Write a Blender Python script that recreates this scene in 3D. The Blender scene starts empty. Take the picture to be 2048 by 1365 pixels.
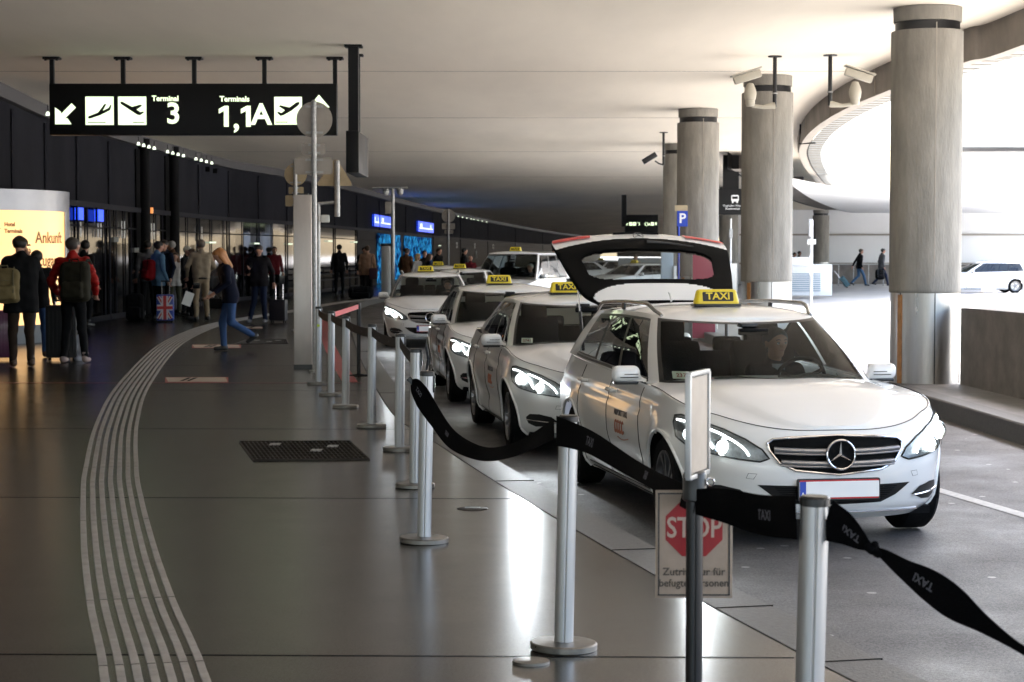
import bpy, bmesh, math, random
import numpy as np
from mathutils import Vector, Matrix
random.seed(7); np.random.seed(7)
R = math.radians
SC = bpy.context.scene
COL = SC.collection
# ------------------------------------------------------------------ camera
F, CX, CY, YH = 3900.0, 1024.0, 682.5, 506.0
CAMH = 1.65                       # above the pavement (z = 0); the road lies at ROAD
ROAD = -0.20
PITCH = math.atan((CY - YH) / F)
cam = bpy.data.cameras.new('camera'); camo = bpy.data.objects.new('camera', cam); COL.objects.link(camo)
camo.location = (0, 0, CAMH); camo.rotation_euler = (R(90) - PITCH, 0, 0)
cam.sensor_width = 36.0; cam.lens = 36.0 * F / 2048.0
cam.clip_start = 0.1; cam.clip_end = 3000
cam.dof.use_dof = True; cam.dof.focus_distance = 13.0; cam.dof.aperture_fstop = 8.0
SC.camera = camo
# ------------------------------------------------------------------ world, sun, exposure
W = bpy.data.worlds.new('World'); SC.world = W; W.use_nodes = True
nt = W.node_tree; nt.nodes.clear()
sky = nt.nodes.new('ShaderNodeTexSky'); sky.sky_type = 'NISHITA'; sky.sun_disc = False
SUN_EL, SUN_AZ = 58.0, 25.0       # azimuth clockwise from +Y (ahead, to the right)
sky.sun_elevation = R(SUN_EL); sky.sun_rotation = R(SUN_AZ); sky.air_density = 1.0; sky.dust_density = 4.0; sky.ozone_density = 0.6
bg = nt.nodes.new('ShaderNodeBackground'); bg.inputs[1].default_value = 0.15
wo = nt.nodes.new('ShaderNodeOutputWorld'); nt.links.new(sky.outputs[0], bg.inputs[0]); nt.links.new(bg.outputs[0], wo.inputs[0])
sl = bpy.data.lights.new('sun', 'SUN'); sl.energy = 3.0; sl.angle = R(4); sl.color = (1.0, 0.96, 0.90)
so = bpy.data.objects.new('sun', sl); COL.objects.link(so)
sd = Vector((math.sin(R(SUN_AZ)) * math.cos(R(SUN_EL)), math.cos(R(SUN_AZ)) * math.cos(R(SUN_EL)), math.sin(R(SUN_EL))))
so.rotation_euler = sd.to_track_quat('Z', 'Y').to_euler(); so.location = (30, -30, 40)
SC.view_settings.view_transform = 'Standard'; SC.view_settings.look = 'None'; SC.view_settings.gamma = 1
SC.view_settings.exposure = 3.15
SC.cycles.max_bounces = 8; SC.cycles.diffuse_bounces = 5; SC.cycles.glossy_bounces = 4
SC.cycles.transparent_max_bounces = 16; SC.cycles.sample_clamp_indirect = 6

# ------------------------------------------------------------------ pixel -> place helpers (2048 x 1365 photograph)
def gp(px, py, z=0.0):
    sx, sy = (px - CX) / F, (CY - py) / F
    d = Vector((sx, math.cos(PITCH) + sy * math.sin(PITCH), -math.sin(PITCH) + sy * math.cos(PITCH)))
    t = (z - CAMH) / d.z
    return Vector((d.x * t, d.y * t, z))
def at(px, py, Y):
    sx, sy = (px - CX) / F, (CY - py) / F
    d = Vector((sx, math.cos(PITCH) + sy * math.sin(PITCH), -math.sin(PITCH) + sy * math.cos(PITCH)))
    t = Y / d.y
    return Vector((d.x * t, Y, CAMH + d.z * t))

# ------------------------------------------------------------------ materials
MATS = {}
def mat(name, col, rough=0.6, metal=0.0, coat=0.0, emit=None, es=1.0, noise=0.0, nscale=6.0, bump=0.0, bscale=40.0, spec=0.5, trans=0.0, stretch=None, rvar=0.0):
    if name in MATS: return MATS[name]
    m = bpy.data.materials.new(name); m.use_nodes = True; n = m.node_tree; b = n.nodes['Principled BSDF']
    b.inputs['Base Color'].default_value = (*col, 1); b.inputs['Roughness'].default_value = rough
    b.inputs['Metallic'].default_value = metal; b.inputs['Coat Weight'].default_value = coat; b.inputs['Coat Roughness'].default_value = 0.04
    b.inputs['Specular IOR Level'].default_value = spec
    if emit: b.inputs['Emission Color'].default_value = (*emit, 1); b.inputs['Emission Strength'].default_value = es
    tc = n.nodes.new('ShaderNodeTexCoord'); mp = n.nodes.new('ShaderNodeMapping'); n.links.new(tc.outputs['Object'], mp.inputs[0])
    if stretch: mp.inputs['Scale'].default_value = stretch
    if noise or rvar:
        nz = n.nodes.new('ShaderNodeTexNoise'); nz.inputs['Scale'].default_value = nscale; nz.inputs['Detail'].default_value = 6; nz.inputs['Roughness'].default_value = 0.6
        n.links.new(mp.outputs[0], nz.inputs['Vector'])
        if noise:
            cr = n.nodes.new('ShaderNodeValToRGB'); cr.color_ramp.elements[0].position = 0.3; cr.color_ramp.elements[1].position = 0.72
            lo, hi = 1 - noise, 1 + noise * 0.6
            cr.color_ramp.elements[0].color = (col[0] * lo, col[1] * lo, col[2] * lo, 1); cr.color_ramp.elements[1].color = (min(1, col[0] * hi), min(1, col[1] * hi), min(1, col[2] * hi), 1)
            n.links.new(nz.outputs[0], cr.inputs[0]); n.links.new(cr.outputs[0], b.inputs['Base Color'])
        if rvar:
            mr = n.nodes.new('ShaderNodeMapRange'); mr.inputs[1].default_value = .3; mr.inputs[2].default_value = .7
            mr.inputs[3].default_value = max(0, rough - rvar); mr.inputs[4].default_value = min(1, rough + rvar)
            n.links.new(nz.outputs[0], mr.inputs[0]); n.links.new(mr.outputs[0], b.inputs['Roughness'])
    if bump:
        n2 = n.nodes.new('ShaderNodeTexNoise'); n2.inputs['Scale'].default_value = bscale; n2.inputs['Detail'].default_value = 4; n.links.new(mp.outputs[0], n2.inputs['Vector'])
        bp = n.nodes.new('ShaderNodeBump'); bp.inputs['Strength'].default_value = bump; bp.inputs['Distance'].default_value = 0.01
        n.links.new(n2.outputs[0], bp.inputs['Height']); n.links.new(bp.outputs[0], b.inputs['Normal'])
    MATS[name] = m; return m
def glass(name, tint, ior=1.5, rough=0.0, gcol=(1, 1, 1)):
    if name in MATS: return MATS[name]
    m = bpy.data.materials.new(name); m.use_nodes = True; n = m.node_tree; n.nodes.clear()
    t = n.nodes.new('ShaderNodeBsdfTransparent'); t.inputs[0].default_value = (*tint, 1)
    g = n.nodes.new('ShaderNodeBsdfGlossy'); g.inputs[0].default_value = (*gcol, 1); g.inputs['Roughness'].default_value = rough
    f = n.nodes.new('ShaderNodeFresnel'); f.inputs[0].default_value = ior
    x = n.nodes.new('ShaderNodeMixShader'); o = n.nodes.new('ShaderNodeOutputMaterial')
    n.links.new(f.outputs[0], x.inputs[0]); n.links.new(t.outputs[0], x.inputs[1]); n.links.new(g.outputs[0], x.inputs[2]); n.links.new(x.outputs[0], o.inputs[0])
    MATS[name] = m; return m
white_paint = mat('white_paint', (.76, .76, .75), .38, coat=1.0, noise=.02, nscale=3)
black_trim = mat('black_trim', (.003, .003, .0035), .35)
matte_black = mat('matte_black', (.003, .003, .0035), .7, spec=.12, bump=.2)
chrome = mat('chrome', (.75, .75, .77), .12, metal=1)
steel = mat('brushed_steel', (.58, .58, .59), .30, metal=1, noise=.12, nscale=14, stretch=(1, 1, .05), rvar=.08)
alu = mat('anodised_aluminium', (.42, .42, .42), .42, metal=.85, noise=.10, nscale=30, stretch=(1, 1, .03))
galv = mat('galvanised_steel', (.42, .42, .41), .5, metal=.6, noise=.25, nscale=25)
rubber = mat('tyre_rubber', (.005, .005, .005), .8, spec=.15, bump=.3, bscale=60)
rim_m = mat('alloy', (.20, .20, .21), .3, metal=.9)
yellow = mat('taxi_yellow', (.58, .44, .012), .4, coat=.3, emit=(1, .8, .05), es=.015)
red_lamp = mat('red_lamp', (.60, .015, .015), .3, spec=.2)
plate_m = mat('plate_white', (.82, .82, .82), .35)
blue_m = mat('sign_blue', (.01, .05, .42), .35)
red_m = mat('sign_red', (.50, .012, .015), .45, noise=.2, nscale=8)
windshield_m = glass('windshield_glass', (.66, .72, .70), 1.12)
side_glass = glass('side_window_glass', (.34, .37, .36), 1.6)
lens_m = glass('headlight_lens', (.93, .95, .96), 1.35)
led = mat('headlight_led', (1, 1, 1), .3, emit=(.92, 1, .97), es=3.0)
drl = mat('headlight_drl', (1, 1, 1), .3, emit=(.92, 1, .97), es=1.3)
reflector = mat('headlight_reflector', (.5, .52, .53), .15, metal=1)
seat_m = mat('seat_fabric', (.004, .004, .0045), .75, spec=.12, bump=.4, bscale=80)
dash_m = mat('dashboard_plastic', (.004, .004, .0045), .6, spec=.15)
paper = mat('paper_white', (.75, .76, .72), .7)
skin = mat('skin', (.42, .22, .15), .5, noise=.12, nscale=12)
skin2 = mat('skin_tanned', (.30, .15, .10), .5, noise=.12, nscale=12)
sign_black = mat('sign_black', (.0015, .0015, .0015), .5, spec=.25)
glow = mat('sign_glow', (.8, .9, .7), .5, emit=(.80, 1.0, .60), es=.19)

# ------------------------------------------------------------------ object helpers
def tag(o, label=None, cat=None, group=None, kind=None):
    if label: o['label'] = label
    if cat: o['category'] = cat
    if group: o['group'] = group
    if kind: o['kind'] = kind
    return o
def empty(name, loc=(0, 0, 0), rz=0.0):
    o = bpy.data.objects.new(name, None); COL.objects.link(o); o.location = loc; o.rotation_euler = (0, 0, rz); o.empty_display_size = .2; return o
def copy_tree(o, parent=None):
    c = o.copy(); COL.objects.link(c); c.parent = parent
    for ch in list(o.children): copy_tree(ch, c)
    return c
class G:
    def __init__(s): s.v = []; s.f = []; s.m = []; s.mats = []
    def mi(s, m):
        if m not in s.mats: s.mats.append(m)
        return s.mats.index(m)
    def add(s, vs, fs, m):
        b = len(s.v); s.v += [tuple(v) for v in vs]; i = s.mi(m)
        for f in fs: s.f.append(tuple(b + k for k in f)); s.m.append(i)
        return s
    def box(s, c, d, m, rot=None, bev=0.0):
        bm = bmesh.new(); bmesh.ops.create_cube(bm, size=1); bmesh.ops.scale(bm, vec=d, verts=bm.verts)
        if bev: bmesh.ops.bevel(bm, geom=bm.edges[:], offset=bev, segments=2, affect='EDGES', profile=.6)
        M = Matrix.Translation(c) @ (rot.to_4x4() if rot else Matrix()); bm.transform(M); bm.verts.index_update()
        s.add([v.co[:] for v in bm.verts], [[v.index for v in f.verts] for f in bm.faces], m); bm.free(); return s
    def grid(s, P, m, cu=False, cv=False, mf=None, skip=None):
        n, k = len(P), len(P[0]); vs = [p for r in P for p in r]; fs = []; ms = []
        for i in range(n if cu else n - 1):
            for j in range(k if cv else k - 1):
                if skip and skip(i, j): continue
                a, b2 = i, (i + 1) % n; c, d2 = j, (j + 1) % k
                fs.append((a * k + c, b2 * k + c, b2 * k + d2, a * k + d2)); ms.append(mf(i, j) if mf else m)
        b = len(s.v); s.v += [tuple(v) for v in vs]
        for f, mm in zip(fs, ms): s.f.append(tuple(b + q for q in f)); s.m.append(s.mi(mm))
        return s
    def tube(s, path, r, m, seg=10, cap=True, closed=False, flat=None):
        path = [Vector(p) for p in path]; n = len(path); rr = r if isinstance(r, (list, tuple)) else [r] * n; rows = []; up = None
        for i, p in enumerate(path):
            a = path[(i - 1) % n] if (closed or i > 0) else p; b = path[(i + 1) % n] if (closed or i < n - 1) else p
            t = (b - a); t = t.normalized() if t.length > 1e-9 else Vector((0, 0, 1))
            if up is None:
                up = Vector((0, 0, 1)) if abs(t.z) < .9 else Vector((1, 0, 0))
            u = (up - t * up.dot(t)); u = u.normalized() if u.length > 1e-6 else t.orthogonal().normalized(); w = t.cross(u); up = u
            rows.append([p + (u * math.cos(q) + w * math.sin(q) * (flat or 1)) * rr[i] for q in [2 * math.pi * k / seg for k in range(seg)]])
        s.grid(rows, m, cu=closed, cv=True)
        if cap and not closed:
            s.add(rows[0], [list(range(seg))[::-1]], m); s.add(rows[-1], [list(range(seg))], m)
        return s
    def cyl(s, a, b, r, m, seg=24, r2=None): return s.tube([a, b], [r, r if r2 is None else r2], m, seg)
    def lathe(s, prof, m, seg=32, T=None, mf=None):
        rows = [[(r * math.cos(2 * math.pi * k / seg), r * math.sin(2 * math.pi * k / seg), z) for k in range(seg)] for r, z in prof]
        if T: rows = [[tuple(T @ Vector(p)) for p in r] for r in rows]
        return s.grid(rows, m, cv=True, mf=mf)
    def ball(s, c, r, m, seg=14):
        r = r if isinstance(r, (tuple, list)) else (r, r, r); rows = []
        for i in range(seg // 2 + 1):
            a = math.pi * i / (seg // 2); rows.append([(c[0] + r[0] * math.sin(a) * math.cos(b), c[1] + r[1] * math.sin(a) * math.sin(b), c[2] + r[2] * math.cos(a)) for b in [2 * math.pi * k / seg for k in range(seg)]])
        return s.grid(rows, m, cv=True)
    def prism(s, pts, d, m, T=None):            # polygon in local XY, extruded d along local Z
        T = T or Matrix(); n = len(pts)
        vs = [T @ Vector((x, y, 0)) for x, y in pts] + [T @ Vector((x, y, d)) for x, y in pts]
        fs = [list(range(n))[::-1], list(range(n, 2 * n))] + [(i, (i + 1) % n, n + (i + 1) % n, n + i) for i in range(n)]
        return s.add(vs, fs, m)
    def text(s, txt, size, m, T, bold=0.0, ext=0.002, align='CENTER', sx=1.0):
        c = bpy.data.curves.new('lettering', 'FONT'); c.body = txt; c.size = size; c.align_x = align; c.align_y = 'CENTER'; c.extrude = ext; c.offset = bold; c.resolution_u = 3
        o = bpy.data.objects.new('lettering', c); COL.objects.link(o); dg = bpy.context.evaluated_depsgraph_get(); me = bpy.data.meshes.new_from_object(o.evaluated_get(dg))
        s.add([T @ Vector((v.co.x * sx, v.co.y, v.co.z)) for v in me.vertices], [list(p.vertices) for p in me.polygons], m)
        bpy.data.objects.remove(o); bpy.data.curves.remove(c); bpy.data.meshes.remove(me); return s
    def build(s, name, parent=None, smooth=35, loc=None, fix=True):
        me = bpy.data.meshes.new(name); me.from_pydata(s.v, [], s.f); me.update()
        for m in s.mats: me.materials.append(m)
        me.polygons.foreach_set('material_index', s.m)
        if fix:
            bm = bmesh.new(); bm.from_mesh(me); bmesh.ops.recalc_face_normals(bm, faces=bm.faces); bm.to_mesh(me); bm.free()
        if smooth:
            me.polygons.foreach_set('use_smooth', [True] * len(me.polygons)); me.set_sharp_from_angle(angle=R(smooth))
        o = bpy.data.objects.new(name, me); COL.objects.link(o)
        if parent: o.parent = parent
        if loc: o.location = loc
        return o
def TR(loc, xa, ya):                             # frame whose local x,y run along xa,ya
    x = Vector(xa).normalized(); y = Vector(ya).normalized(); z = x.cross(y)
    M = Matrix((x, y, z)).transposed().to_4x4(); M.translation = Vector(loc); return M
def interp(x, pts):
    if x <= pts[0][0]: return pts[0][1]
    for (a, b), (c, d) in zip(pts, pts[1:]):
        if x <= c: t = (x - a) / (c - a); return b + (d - b) * t
    return pts[-1][1]
def sinterp(x, pts):                             # smooth (monotone-ish cubic) interpolation
    n = len(pts)
    if x <= pts[0][0]: return pts[0][1]
    if x >= pts[-1][0]: return pts[-1][1]
    for i in range(n - 1):
        a, b = pts[i]; c, d = pts[i + 1]
        if x <= c:
            s0 = (d - pts[i - 1][1]) / (c - pts[i - 1][0]) if i > 0 else (d - b) / (c - a)
            s1 = (pts[i + 2][1] - b) / (pts[i + 2][0] - a) if i < n - 2 else (d - b) / (c - a)
            h = c - a; t = (x - a) / h
            return (2*t**3 - 3*t*t + 1) * b + (t**3 - 2*t*t + t) * h * s0 + (-2*t**3 + 3*t*t) * d + (t**3 - t*t) * h * s1
def spline(pts, n=8):
    pts = [Vector(p) for p in pts]; out = []
    for i in range(len(pts) - 1):
        p0 = pts[max(i - 1, 0)]; p1 = pts[i]; p2 = pts[i + 1]; p3 = pts[min(i + 2, len(pts) - 1)]
        for k in range(n):
            t = k / n; out.append(.5 * ((2 * p1) + (p2 - p0) * t + (2 * p0 - 5 * p1 + 4 * p2 - p3) * t * t + (3 * p1 - p0 - 3 * p2 + p3) * t ** 3))
    out.append(pts[-1]); return out

# ------------------------------------------------------------------ distance-field meshes (people, bags, mirrors)
def sd_cone(P, a, b, ra, rb):
    a = np.array(a, float); b = np.array(b, float); ba = b - a; l = (ba * ba).sum() + 1e-12
    t = np.clip(((P - a) @ ba) / l, 0, 1)[..., None]
    return np.linalg.norm(P - a - t * ba, axis=-1) - (ra + (rb - ra) * t[..., 0])
def sd_box(P, c, d, r, rot=None):
    Q = P - np.array(c, float)
    if rot is not None: Q = Q @ np.array(rot)
    q = np.abs(Q) - (np.array(d, float) / 2 - r)
    return np.linalg.norm(np.maximum(q, 0), axis=-1) + np.minimum(q.max(-1), 0) - r
def smin(a, b, k):
    h = np.clip(.5 + .5 * (b - a) / k, 0, 1); return b + (a - b) * h - k * h * (1 - h)
def surfnet(fn, lo, hi, h):
    lo = np.array(lo, float) - h * 2; n = (np.ceil((np.array(hi) - lo) / h) + 3).astype(int)
    ax = [lo[i] + h * np.arange(n[i]) for i in range(3)]; P = np.stack(np.meshgrid(*ax, indexing='ij'), -1)
    V = fn(P); S = V < 0
    c = [S[i:n[0] - 1 + i, j:n[1] - 1 + j, k:n[2] - 1 + k] for i in (0, 1) for j in (0, 1) for k in (0, 1)]
    cnt = sum(x.astype(int) for x in c); act = (cnt > 0) & (cnt < 8)
    idx = -np.ones(act.shape, int); A = np.argwhere(act); idx[act] = np.arange(len(A))
    acc = np.zeros((len(A), 3)); num = np.zeros(len(A))
    cor = [(i, j, k) for i in (0, 1) for j in (0, 1) for k in (0, 1)]
    for p in cor:
        for d in range(3):
            if p[d] == 0:
                q = list(p); q[d] = 1
                v0 = V[tuple((A + p).T)]; v1 = V[tuple((A + q).T)]; m = (v0 < 0) != (v1 < 0)
                t = np.where(m, v0 / np.where(m, v0 - v1, 1), 0); e = np.array(p, float) + t[:, None] * (np.array(q) - np.array(p))
                acc[m] += e[m]; num[m] += 1
    verts = lo + h * (A + acc / num[:, None]); faces = []
    for d in range(3):
        u, w = [(1, 2), (2, 0), (0, 1)][d]
        s0 = [slice(None)] * 3; s1 = [slice(None)] * 3; s0[d] = slice(0, n[d] - 1); s1[d] = slice(1, n[d])
        E = np.argwhere(S[tuple(s0)] != S[tuple(s1)])
        E = E[(E[:, u] > 0) & (E[:, w] > 0) & (E[:, u] < n[u] - 1) & (E[:, w] < n[w] - 1)]
        if not len(E): continue
        o = [E.copy() for _ in range(4)]; o[0][:, u] -= 1; o[0][:, w] -= 1; o[1][:, w] -= 1; o[3][:, u] -= 1
        Q = np.stack([idx[tuple(x.T)] for x in o], 1); ins = S[tuple(E.T)]
        Q[~ins] = Q[~ins][:, ::-1]; faces.append(Q)
    Fc = np.concatenate(faces); Fc = Fc[(Fc >= 0).all(1)]
    return verts.tolist(), Fc.tolist()

# ================================================================== THE SETTING
def shader_floor():
    m = bpy.data.materials.new('polished_granite'); m.use_nodes = True; n = m.node_tree; L = n.links; b = n.nodes['Principled BSDF']
    tc = n.nodes.new('ShaderNodeTexCoord')
    def noise(sc, det=5, rough=.6, stretch=None):
        mp = n.nodes.new('ShaderNodeMapping'); L.new(tc.outputs['Object'], mp.inputs[0])
        if stretch: mp.inputs['Scale'].default_value = stretch
        z = n.nodes.new('ShaderNodeTexNoise'); z.inputs['Scale'].default_value = sc; z.inputs['Detail'].default_value = det; z.inputs['Roughness'].default_value = rough
        L.new(mp.outputs[0], z.inputs['Vector']); return z.outputs[0]
    def math_(op, a, b2=None, c=None):
        q = n.nodes.new('ShaderNodeMath'); q.operation = op
        for i, x in enumerate([a, b2, c]):
            if x is None: continue
            if isinstance(x, (int, float)): q.inputs[i].default_value = x
            else: L.new(x, q.inputs[i])
        return q.outputs[0]
    sep = n.nodes.new('ShaderNodeSeparateXYZ'); L.new(tc.outputs['Object'], sep.inputs[0])
    yy = math_('MODULO', math_('ADD', sep.outputs[1], 514.0 - 8.05), 5.14)
    ln = math_('LESS_THAN', math_('ABSOLUTE', math_('SUBTRACT', yy, 0.03)), .013)       # casting joints across the paving
    ramp = n.nodes.new('ShaderNodeValToRGB'); L.new(noise(1.1, 8, .65), ramp.inputs[0])
    ramp.color_ramp.elements[0].position = .3; ramp.color_ramp.elements[1].position = .75
    ramp.color_ramp.elements[0].color = (.0125, .0108, .0090, 1); ramp.color_ramp.elements[1].color = (.0185, .0160, .0135, 1)
    sp = n.nodes.new('ShaderNodeValToRGB'); L.new(noise(85, 2, .7), sp.inputs[0])
    sp.color_ramp.elements[0].position = .38; sp.color_ramp.elements[1].position = .70
    sp.color_ramp.elements[0].color = (.30, .30, .30, 1); sp.color_ramp.elements[1].color = (2.1, 2.1, 2.1, 1)
    mx = n.nodes.new('ShaderNodeMix'); mx.data_type = 'RGBA'; mx.blend_type = 'MULTIPLY'; mx.inputs[0].default_value = 1
    L.new(ramp.outputs[0], mx.inputs[6]); L.new(sp.outputs[0], mx.inputs[7])
    m2 = n.nodes.new('ShaderNodeMix'); m2.data_type = 'RGBA'; m2.inputs[7].default_value = (.008, .008, .008, 1)
    L.new(ln, m2.inputs[0]); L.new(mx.outputs[2], m2.inputs[6]); L.new(m2.outputs[2], b.inputs['Base Color'])
    r = n.nodes.new('ShaderNodeMapRange'); r.inputs[1].default_value = .3; r.inputs[2].default_value = .7; r.inputs[3].default_value = .22; r.inputs[4].default_value = .26
    L.new(noise(2.2, 7, .7), r.inputs[0]); L.new(r.outputs[0], b.inputs['Roughness'])
    h = math_('ADD', noise(75, 2, .6), math_('MULTIPLY', noise(40, 2), .0))
    h = math_('SUBTRACT', h, math_('MULTIPLY', ln, 2.0))
    bp = n.nodes.new('ShaderNodeBump'); bp.inputs['Strength'].default_value = .17; bp.inputs['Distance'].default_value = .002
    L.new(h, bp.inputs['Height']); L.new(bp.outputs[0], b.inputs['Normal']); 
    sr = n.nodes.new('ShaderNodeMapRange'); sr.inputs[1].default_value = .32; sr.inputs[2].default_value = .68; sr.inputs[3].default_value = .22; sr.inputs[4].default_value = .64
    L.new(noise(70, 2, .75), sr.inputs[0])
    st = n.nodes.new('ShaderNodeMapRange'); st.inputs[1].default_value = .35; st.inputs[2].default_value = .62; st.inputs[3].default_value = .72; st.inputs[4].default_value = 1.08
    L.new(noise(.9, 6, .65, (1, .35, 1)), st.inputs[0]); L.new(math_('MULTIPLY', sr.outputs[0], st.outputs[0]), b.inputs['Specular IOR Level'])
    return m
def shader_asphalt():
    m = bpy.data.materials.new('asphalt'); m.use_nodes = True; n = m.node_tree; L = n.links; b = n.nodes['Principled BSDF']
    tc = n.nodes.new('ShaderNodeTexCoord')
    def nz(sc, det, ro=.6):
        z = n.nodes.new('ShaderNodeTexNoise'); z.inputs['Scale'].default_value = sc; z.inputs['Detail'].default_value = det; z.inputs['Roughness'].default_value = ro; L.new(tc.outputs['Object'], z.inputs['Vector']); return z.outputs[0]
    def ramp(src, p0, c0, p1, c1):
        r = n.nodes.new('ShaderNodeValToRGB'); e = r.color_ramp.elements; e[0].position = p0; e[1].position = p1; e[0].color = (*c0, 1); e[1].color = (*c1, 1); L.new(src, r.inputs[0]); return r.outputs[0]
    def mix(f, a, b2, mode='MIX'):
        x = n.nodes.new('ShaderNodeMix'); x.data_type = 'RGBA'; x.blend_type = mode
        if isinstance(f, float): x.inputs[0].default_value = f
        else: L.new(f, x.inputs[0])
        L.new(a, x.inputs[6])
        if isinstance(b2, tuple): x.inputs[7].default_value = (*b2, 1)
        else: L.new(b2, x.inputs[7])
        return x.outputs[2]
    base = ramp(nz(.35, 6), .3, (.066, .063, .062), .75, (.115, .110, .108))
    grain = ramp(nz(75, 3, .8), .35, (.30, .30, .30), .68, (1.95, 1.95, 1.95))
    c = mix(1.0, base, grain, 'MULTIPLY')
    vo = n.nodes.new('ShaderNodeTexVoronoi'); vo.inputs['Scale'].default_value = 3.2; L.new(tc.outputs['Object'], vo.inputs['Vector'])
    gum = n.nodes.new('ShaderNodeMath'); gum.operation = 'LESS_THAN'; gum.inputs[1].default_value = .088; L.new(vo.outputs['Distance'], gum.inputs[0])
    c = mix(gum.outputs[0], c, (.34, .33, .31)); L.new(c, b.inputs['Base Color'])
    r = n.nodes.new('ShaderNodeMapRange'); r.inputs[1].default_value = .3; r.inputs[2].default_value = .7; r.inputs[3].default_value = .40; r.inputs[4].default_value = .72
    L.new(nz(1.1, 5), r.inputs[0]); L.new(r.outputs[0], b.inputs['Roughness'])
    bp = n.nodes.new('ShaderNodeBump'); bp.inputs['Strength'].default_value = .75; bp.inputs['Distance'].default_value = .006; L.new(nz(90, 4, .75), bp.inputs['Height']); L.new(bp.outputs[0], b.inputs['Normal'])
    return m
granite = shader_floor(); asphalt = shader_asphalt()
kerb_m = mat('kerb_stone', (.085, .081, .076), .55, noise=.3, nscale=30, bump=.5, bscale=70)
island_m = mat('island_paving', (.16, .155, .15), .6, noise=.25, nscale=3, bump=.3, bscale=60)
concrete = mat('fair_faced_concrete', (.25, .235, .205), .9, spec=.1, noise=.26, nscale=4.5, bump=.9, bscale=42, stretch=(1, 1, .25))
concrete_w = mat('parapet_concrete', (.20, .18, .16), .85, noise=.3, nscale=3, bump=.5, bscale=40)
fascia_m = mat('fascia_concrete', (.22, .195, .172), .85, noise=.3, nscale=1.2, bump=.3, bscale=20)
ceil_m = mat('painted_soffit', (.86, .785, .67), .8, spec=.1, noise=.11, nscale=.6, bump=.12, bscale=8, stretch=(.6, .12, 1))
white_wall = mat('white_render', (.80, .80, .79), .7, noise=.04, nscale=.6)

# kerb line of the taxi rank, read off the photograph
KL = [(Vector(gp(x, y)).x, Vector(gp(x, y)).y) for x, y in [(1697, 1360), (1551, 1283), (1405, 1205), (1280, 1136), (1101, 1032), (969, 951), (868, 885), (791, 835), (751, 777), (722, 722), (704, 670), (700, 630), (720, 600)]]
KL = [(5.4, -18), (3.6, -4), (2.45, 2.5), (1.75, 5.8)] + KL + [(-3.4, 92), (2, 125), (12, 150)]
KS = [(p.x, p.y) for p in spline([(a, b, 0) for a, b in KL], 6)]
g = G(); g.grid([[(-400, y, ROAD - .004), (700, y, ROAD - .004)] for y in (-200, 60, 200, 900)], asphalt); tag(g.build('road', smooth=0), kind='structure')
apron_m = mat('light_concrete_apron', (.42, .41, .39), .8, noise=.12, nscale=.4, bump=.2)
g = G(); g.add([(7.0, 20, ROAD + .001), (9.5, 62, ROAD + .001), (9.5, 88, ROAD + .001), (300, 88, ROAD + .001), (300, -60, ROAD + .001), (12, -60, ROAD + .001), (7.3, -10, ROAD + .001)], [tuple(range(7))], apron_m); tag(g.build('concrete_apron', smooth=0), kind='structure')
g = G(); g.add([(-2.6, 46, ROAD + .004), (4.2, 46, ROAD + .004), (9.4, 63, ROAD + .004), (9.4, 88, ROAD + .004), (120, 88.1, ROAD + .004), (120, 330, ROAD + .004), (12, 330, ROAD + .004), (10, 150, ROAD + .004), (3, 100, ROAD + .004)], [tuple(range(9))], mat('far_bounce_concrete', (.42, .415, .41), .8, noise=.15, nscale=.5)); tag(g.build('far_bounce_sheet', smooth=0), kind='structure')  # pale sheet added over the road to bounce light onto the far ceiling
g = G(); g.add([(-60, -18.5, ROAD + .004), (11.9, -18.5, ROAD + .004), (11.9, -90, ROAD + .004), (-60, -90, ROAD + .004)], [(0, 1, 2, 3)], apron_m); tag(g.build('rear_bounce_sheet', smooth=0), kind='structure')  # unseen pale sheet added behind the camera to bounce light under the canopy
g = G(); g.grid([[(-60, y, 0), (x, y, 0)] for x, y in KS], granite); tag(g.build('pavement', smooth=0), kind='structure')
KW = .30
def koff(i, d):
    a = Vector((*KS[max(i - 1, 0)], 0)); b = Vector((*KS[min(i + 1, len(KS) - 1)], 0)); t = (b - a).normalized(); return Vector((*KS[i], 0)) + Vector((t.y, -t.x, 0)) * d
g = G(); g.grid([[koff(i, .006) + Vector((0, 0, -.05)), koff(i, .012) + Vector((0, 0, .001)), koff(i, KW - .02) + Vector((0, 0, .001)), koff(i, KW) + Vector((0, 0, -.02)), koff(i, KW + .006) + Vector((0, 0, ROAD - .05))] for i in range(len(KS))], kerb_m)
tag(g.build('kerb', smooth=0), kind='structure')
for i in range(8, len(KS) - 1, 9):
    g = G(); g.tube([koff(i, .01) + Vector((0, 0, .0015)), koff(i, KW - .01) + Vector((0, 0, .0015))], .0035, matte_black, 4); o = g.build('kerb_joint', smooth=0); tag(o, kind='structure')
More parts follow.
